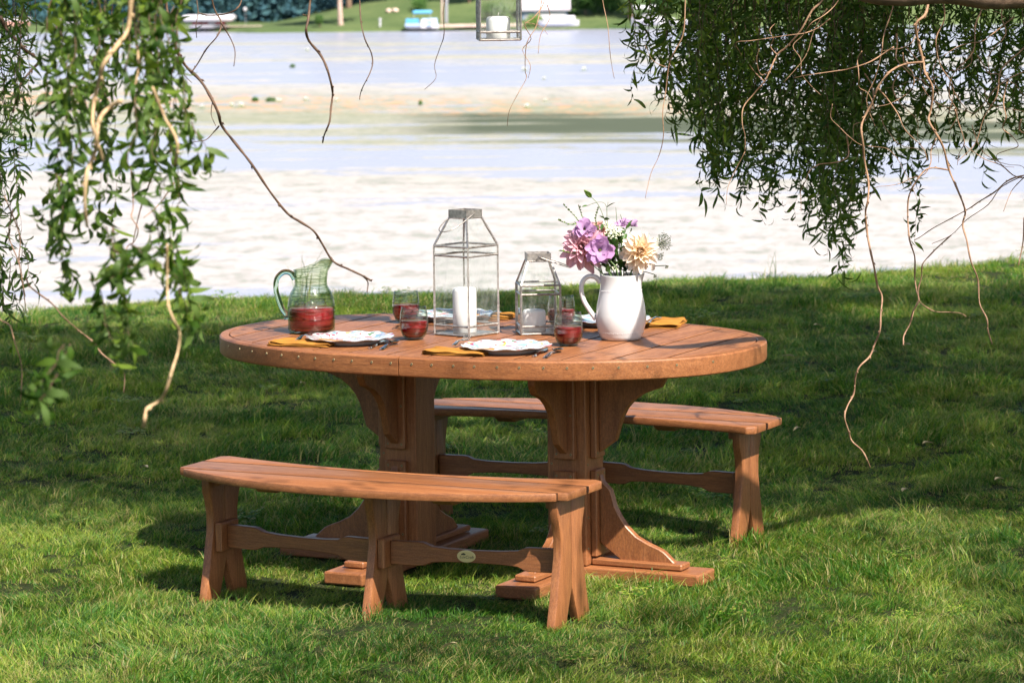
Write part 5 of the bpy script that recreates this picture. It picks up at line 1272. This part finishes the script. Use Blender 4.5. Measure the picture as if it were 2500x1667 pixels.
# overhead crown: unseen leaf sprays placed along sun rays to shape the lawn's dapples
g = random.Random(99)
def shade_prob(P):
    q = P-SUN*((P.z-TOP)/SUN.z); tx, ty = q.x-LAT, q.y-DIST; X, Y = c_*tx-s_*ty, s_*tx+c_*ty
    if (X/1.0)**2+(Y/.72)**2 < 1: return TABLE_SHADE
    q = P-SUN*((P.z-.42)/SUN.z); tx, ty = q.x-LAT, q.y-DIST; X, Y = c_*tx-s_*ty, s_*tx+c_*ty
    if abs(X) < .8 and .5 < abs(Y) < 1.15: return TABLE_SHADE*1.1
    for zz in (.25, .05):
        q = P-SUN*((P.z-zz)/SUN.z); tx, ty = q.x-LAT, q.y-DIST; X, Y = c_*tx-s_*ty, s_*tx+c_*ty
        if abs(X) < .85 and abs(Y) < 1.05: return TABLE_SHADE*1.1
    q = P-SUN*(P.z/SUN.z)
    # photo position of the ground point
    Y_ = q.y; dd = Vector((q.x, q.y, -CH)); cp, sp = cos(PITCH), sin(PITCH); dpt = dd.y*cp-dd.z*sp; v = dd.y*sp+dd.z*cp
    px = 1176+F*.9408*dd.x/dpt; py = 784-F*.9408*v/dpt
    for cx, cy, rx, ry, k in LITZ:
        if ((px-cx)/rx)**2+((py-cy)/ry)**2 < 1: return k
    if px < 1000 and py < 742: return .02
    return max(.25, min(.98, (.98 if py < 1180 else .42)+.4*noise.noise(Vector((q.x*1.1, q.y*1.1, 0)))))
mbl = MB(); mbr = MB(); cnt = 0
for i in range(NCROWN):
    gx = g.uniform(-3.6, 4.0); gy = g.uniform(8.0, 19.4)
    if abs(gx) > gy*.154+1.0: continue
    h = g.uniform(2.7, 5.6); P = Vector((gx, gy, 0))+SUN*(h/SUN.z)
    if g.random() > shade_prob(P): continue
    tgt = mbr if P.x > .2 or True else mbl
    for k in range(9):
        q = P+Vector((g.gauss(0, .05), g.gauss(0, .05), g.gauss(0, .16)))
        d = Vector((g.gauss(0, .6), g.gauss(0, .6), -1)).normalized(); s = d.orthogonal().normalized(); s.rotate(Quaternion(d, g.uniform(0, 6.3)))
        L = g.uniform(.07, .12); w = g.uniform(.008, .014); tgt.add([q, q+d*L*.5+s*w, q+d*L, q+d*L*.5-s*w], [(0, 1, 2, 3)])
    cnt += 1
mbr.v = [(a-WR.location.x, b-WR.location.y, c-WR.location.z) for a, b, c in mbr.v]
build('crown', mbr, M['leaf'], WR)  # out-of-view leaves, added for the shade they throw
print('crown sprays', cnt)
# ================================================================== LIGHT, SKY, CAMERA
w = bpy.data.worlds.new('World'); scene.world = w; w.use_nodes = True; nt = w.node_tree
sky = nt.nodes.new('ShaderNodeTexSky'); sky.sky_type = 'NISHITA'; sky.sun_disc = False; sky.sun_elevation = SE
sky.sun_rotation = math.atan2(SUN.x, SUN.y); sky.dust_density = 2.2; sky.air_density = 1.; sky.ozone_density = 1.
bg = nt.nodes['Background']; bg.inputs[1].default_value = SKY_STR; nt.links.new(sky.outputs[0], bg.inputs[0])
ld = bpy.data.lights.new('sun', 'SUN'); ld.energy = SUN_STR; ld.angle = radians(.55); ld.color = (1, .93, .82)
lo = bpy.data.objects.new('sun', ld); COL.objects.link(lo); lo.rotation_euler = SUN.to_track_quat('Z', 'Y').to_euler(); lo.location = (3, -3, 12)
cam = bpy.data.cameras.new('camera'); co = bpy.data.objects.new('camera', cam); COL.objects.link(co); scene.camera = co
cam.sensor_width = 36; cam.lens = F*36/2500.; cam.clip_end = 6000; cam.clip_start = .1
co.location = (0, 0, CH)
co.rotation_euler = (Matrix.Rotation(pi/2-PITCH, 3, 'X') @ Matrix.Rotation(-ROLL, 3, 'Z')).to_euler()
cam.dof.use_dof = True; cam.dof.focus_distance = 10.35; cam.dof.aperture_fstop = 9.5
vs_ = scene.view_settings; vs_.view_transform = 'Standard'; vs_.look = 'None'; vs_.exposure = EXPOSURE; vs_.gamma = 1
scene.render.engine = 'CYCLES'
cy = scene.cycles; cy.max_bounces = 10; cy.transparent_max_bounces = 16; cy.transmission_bounces = 10; cy.glossy_bounces = 5; cy.diffuse_bounces = 4; cy.use_denoising = True
cy.caustics_reflective = False; cy.caustics_refractive = False
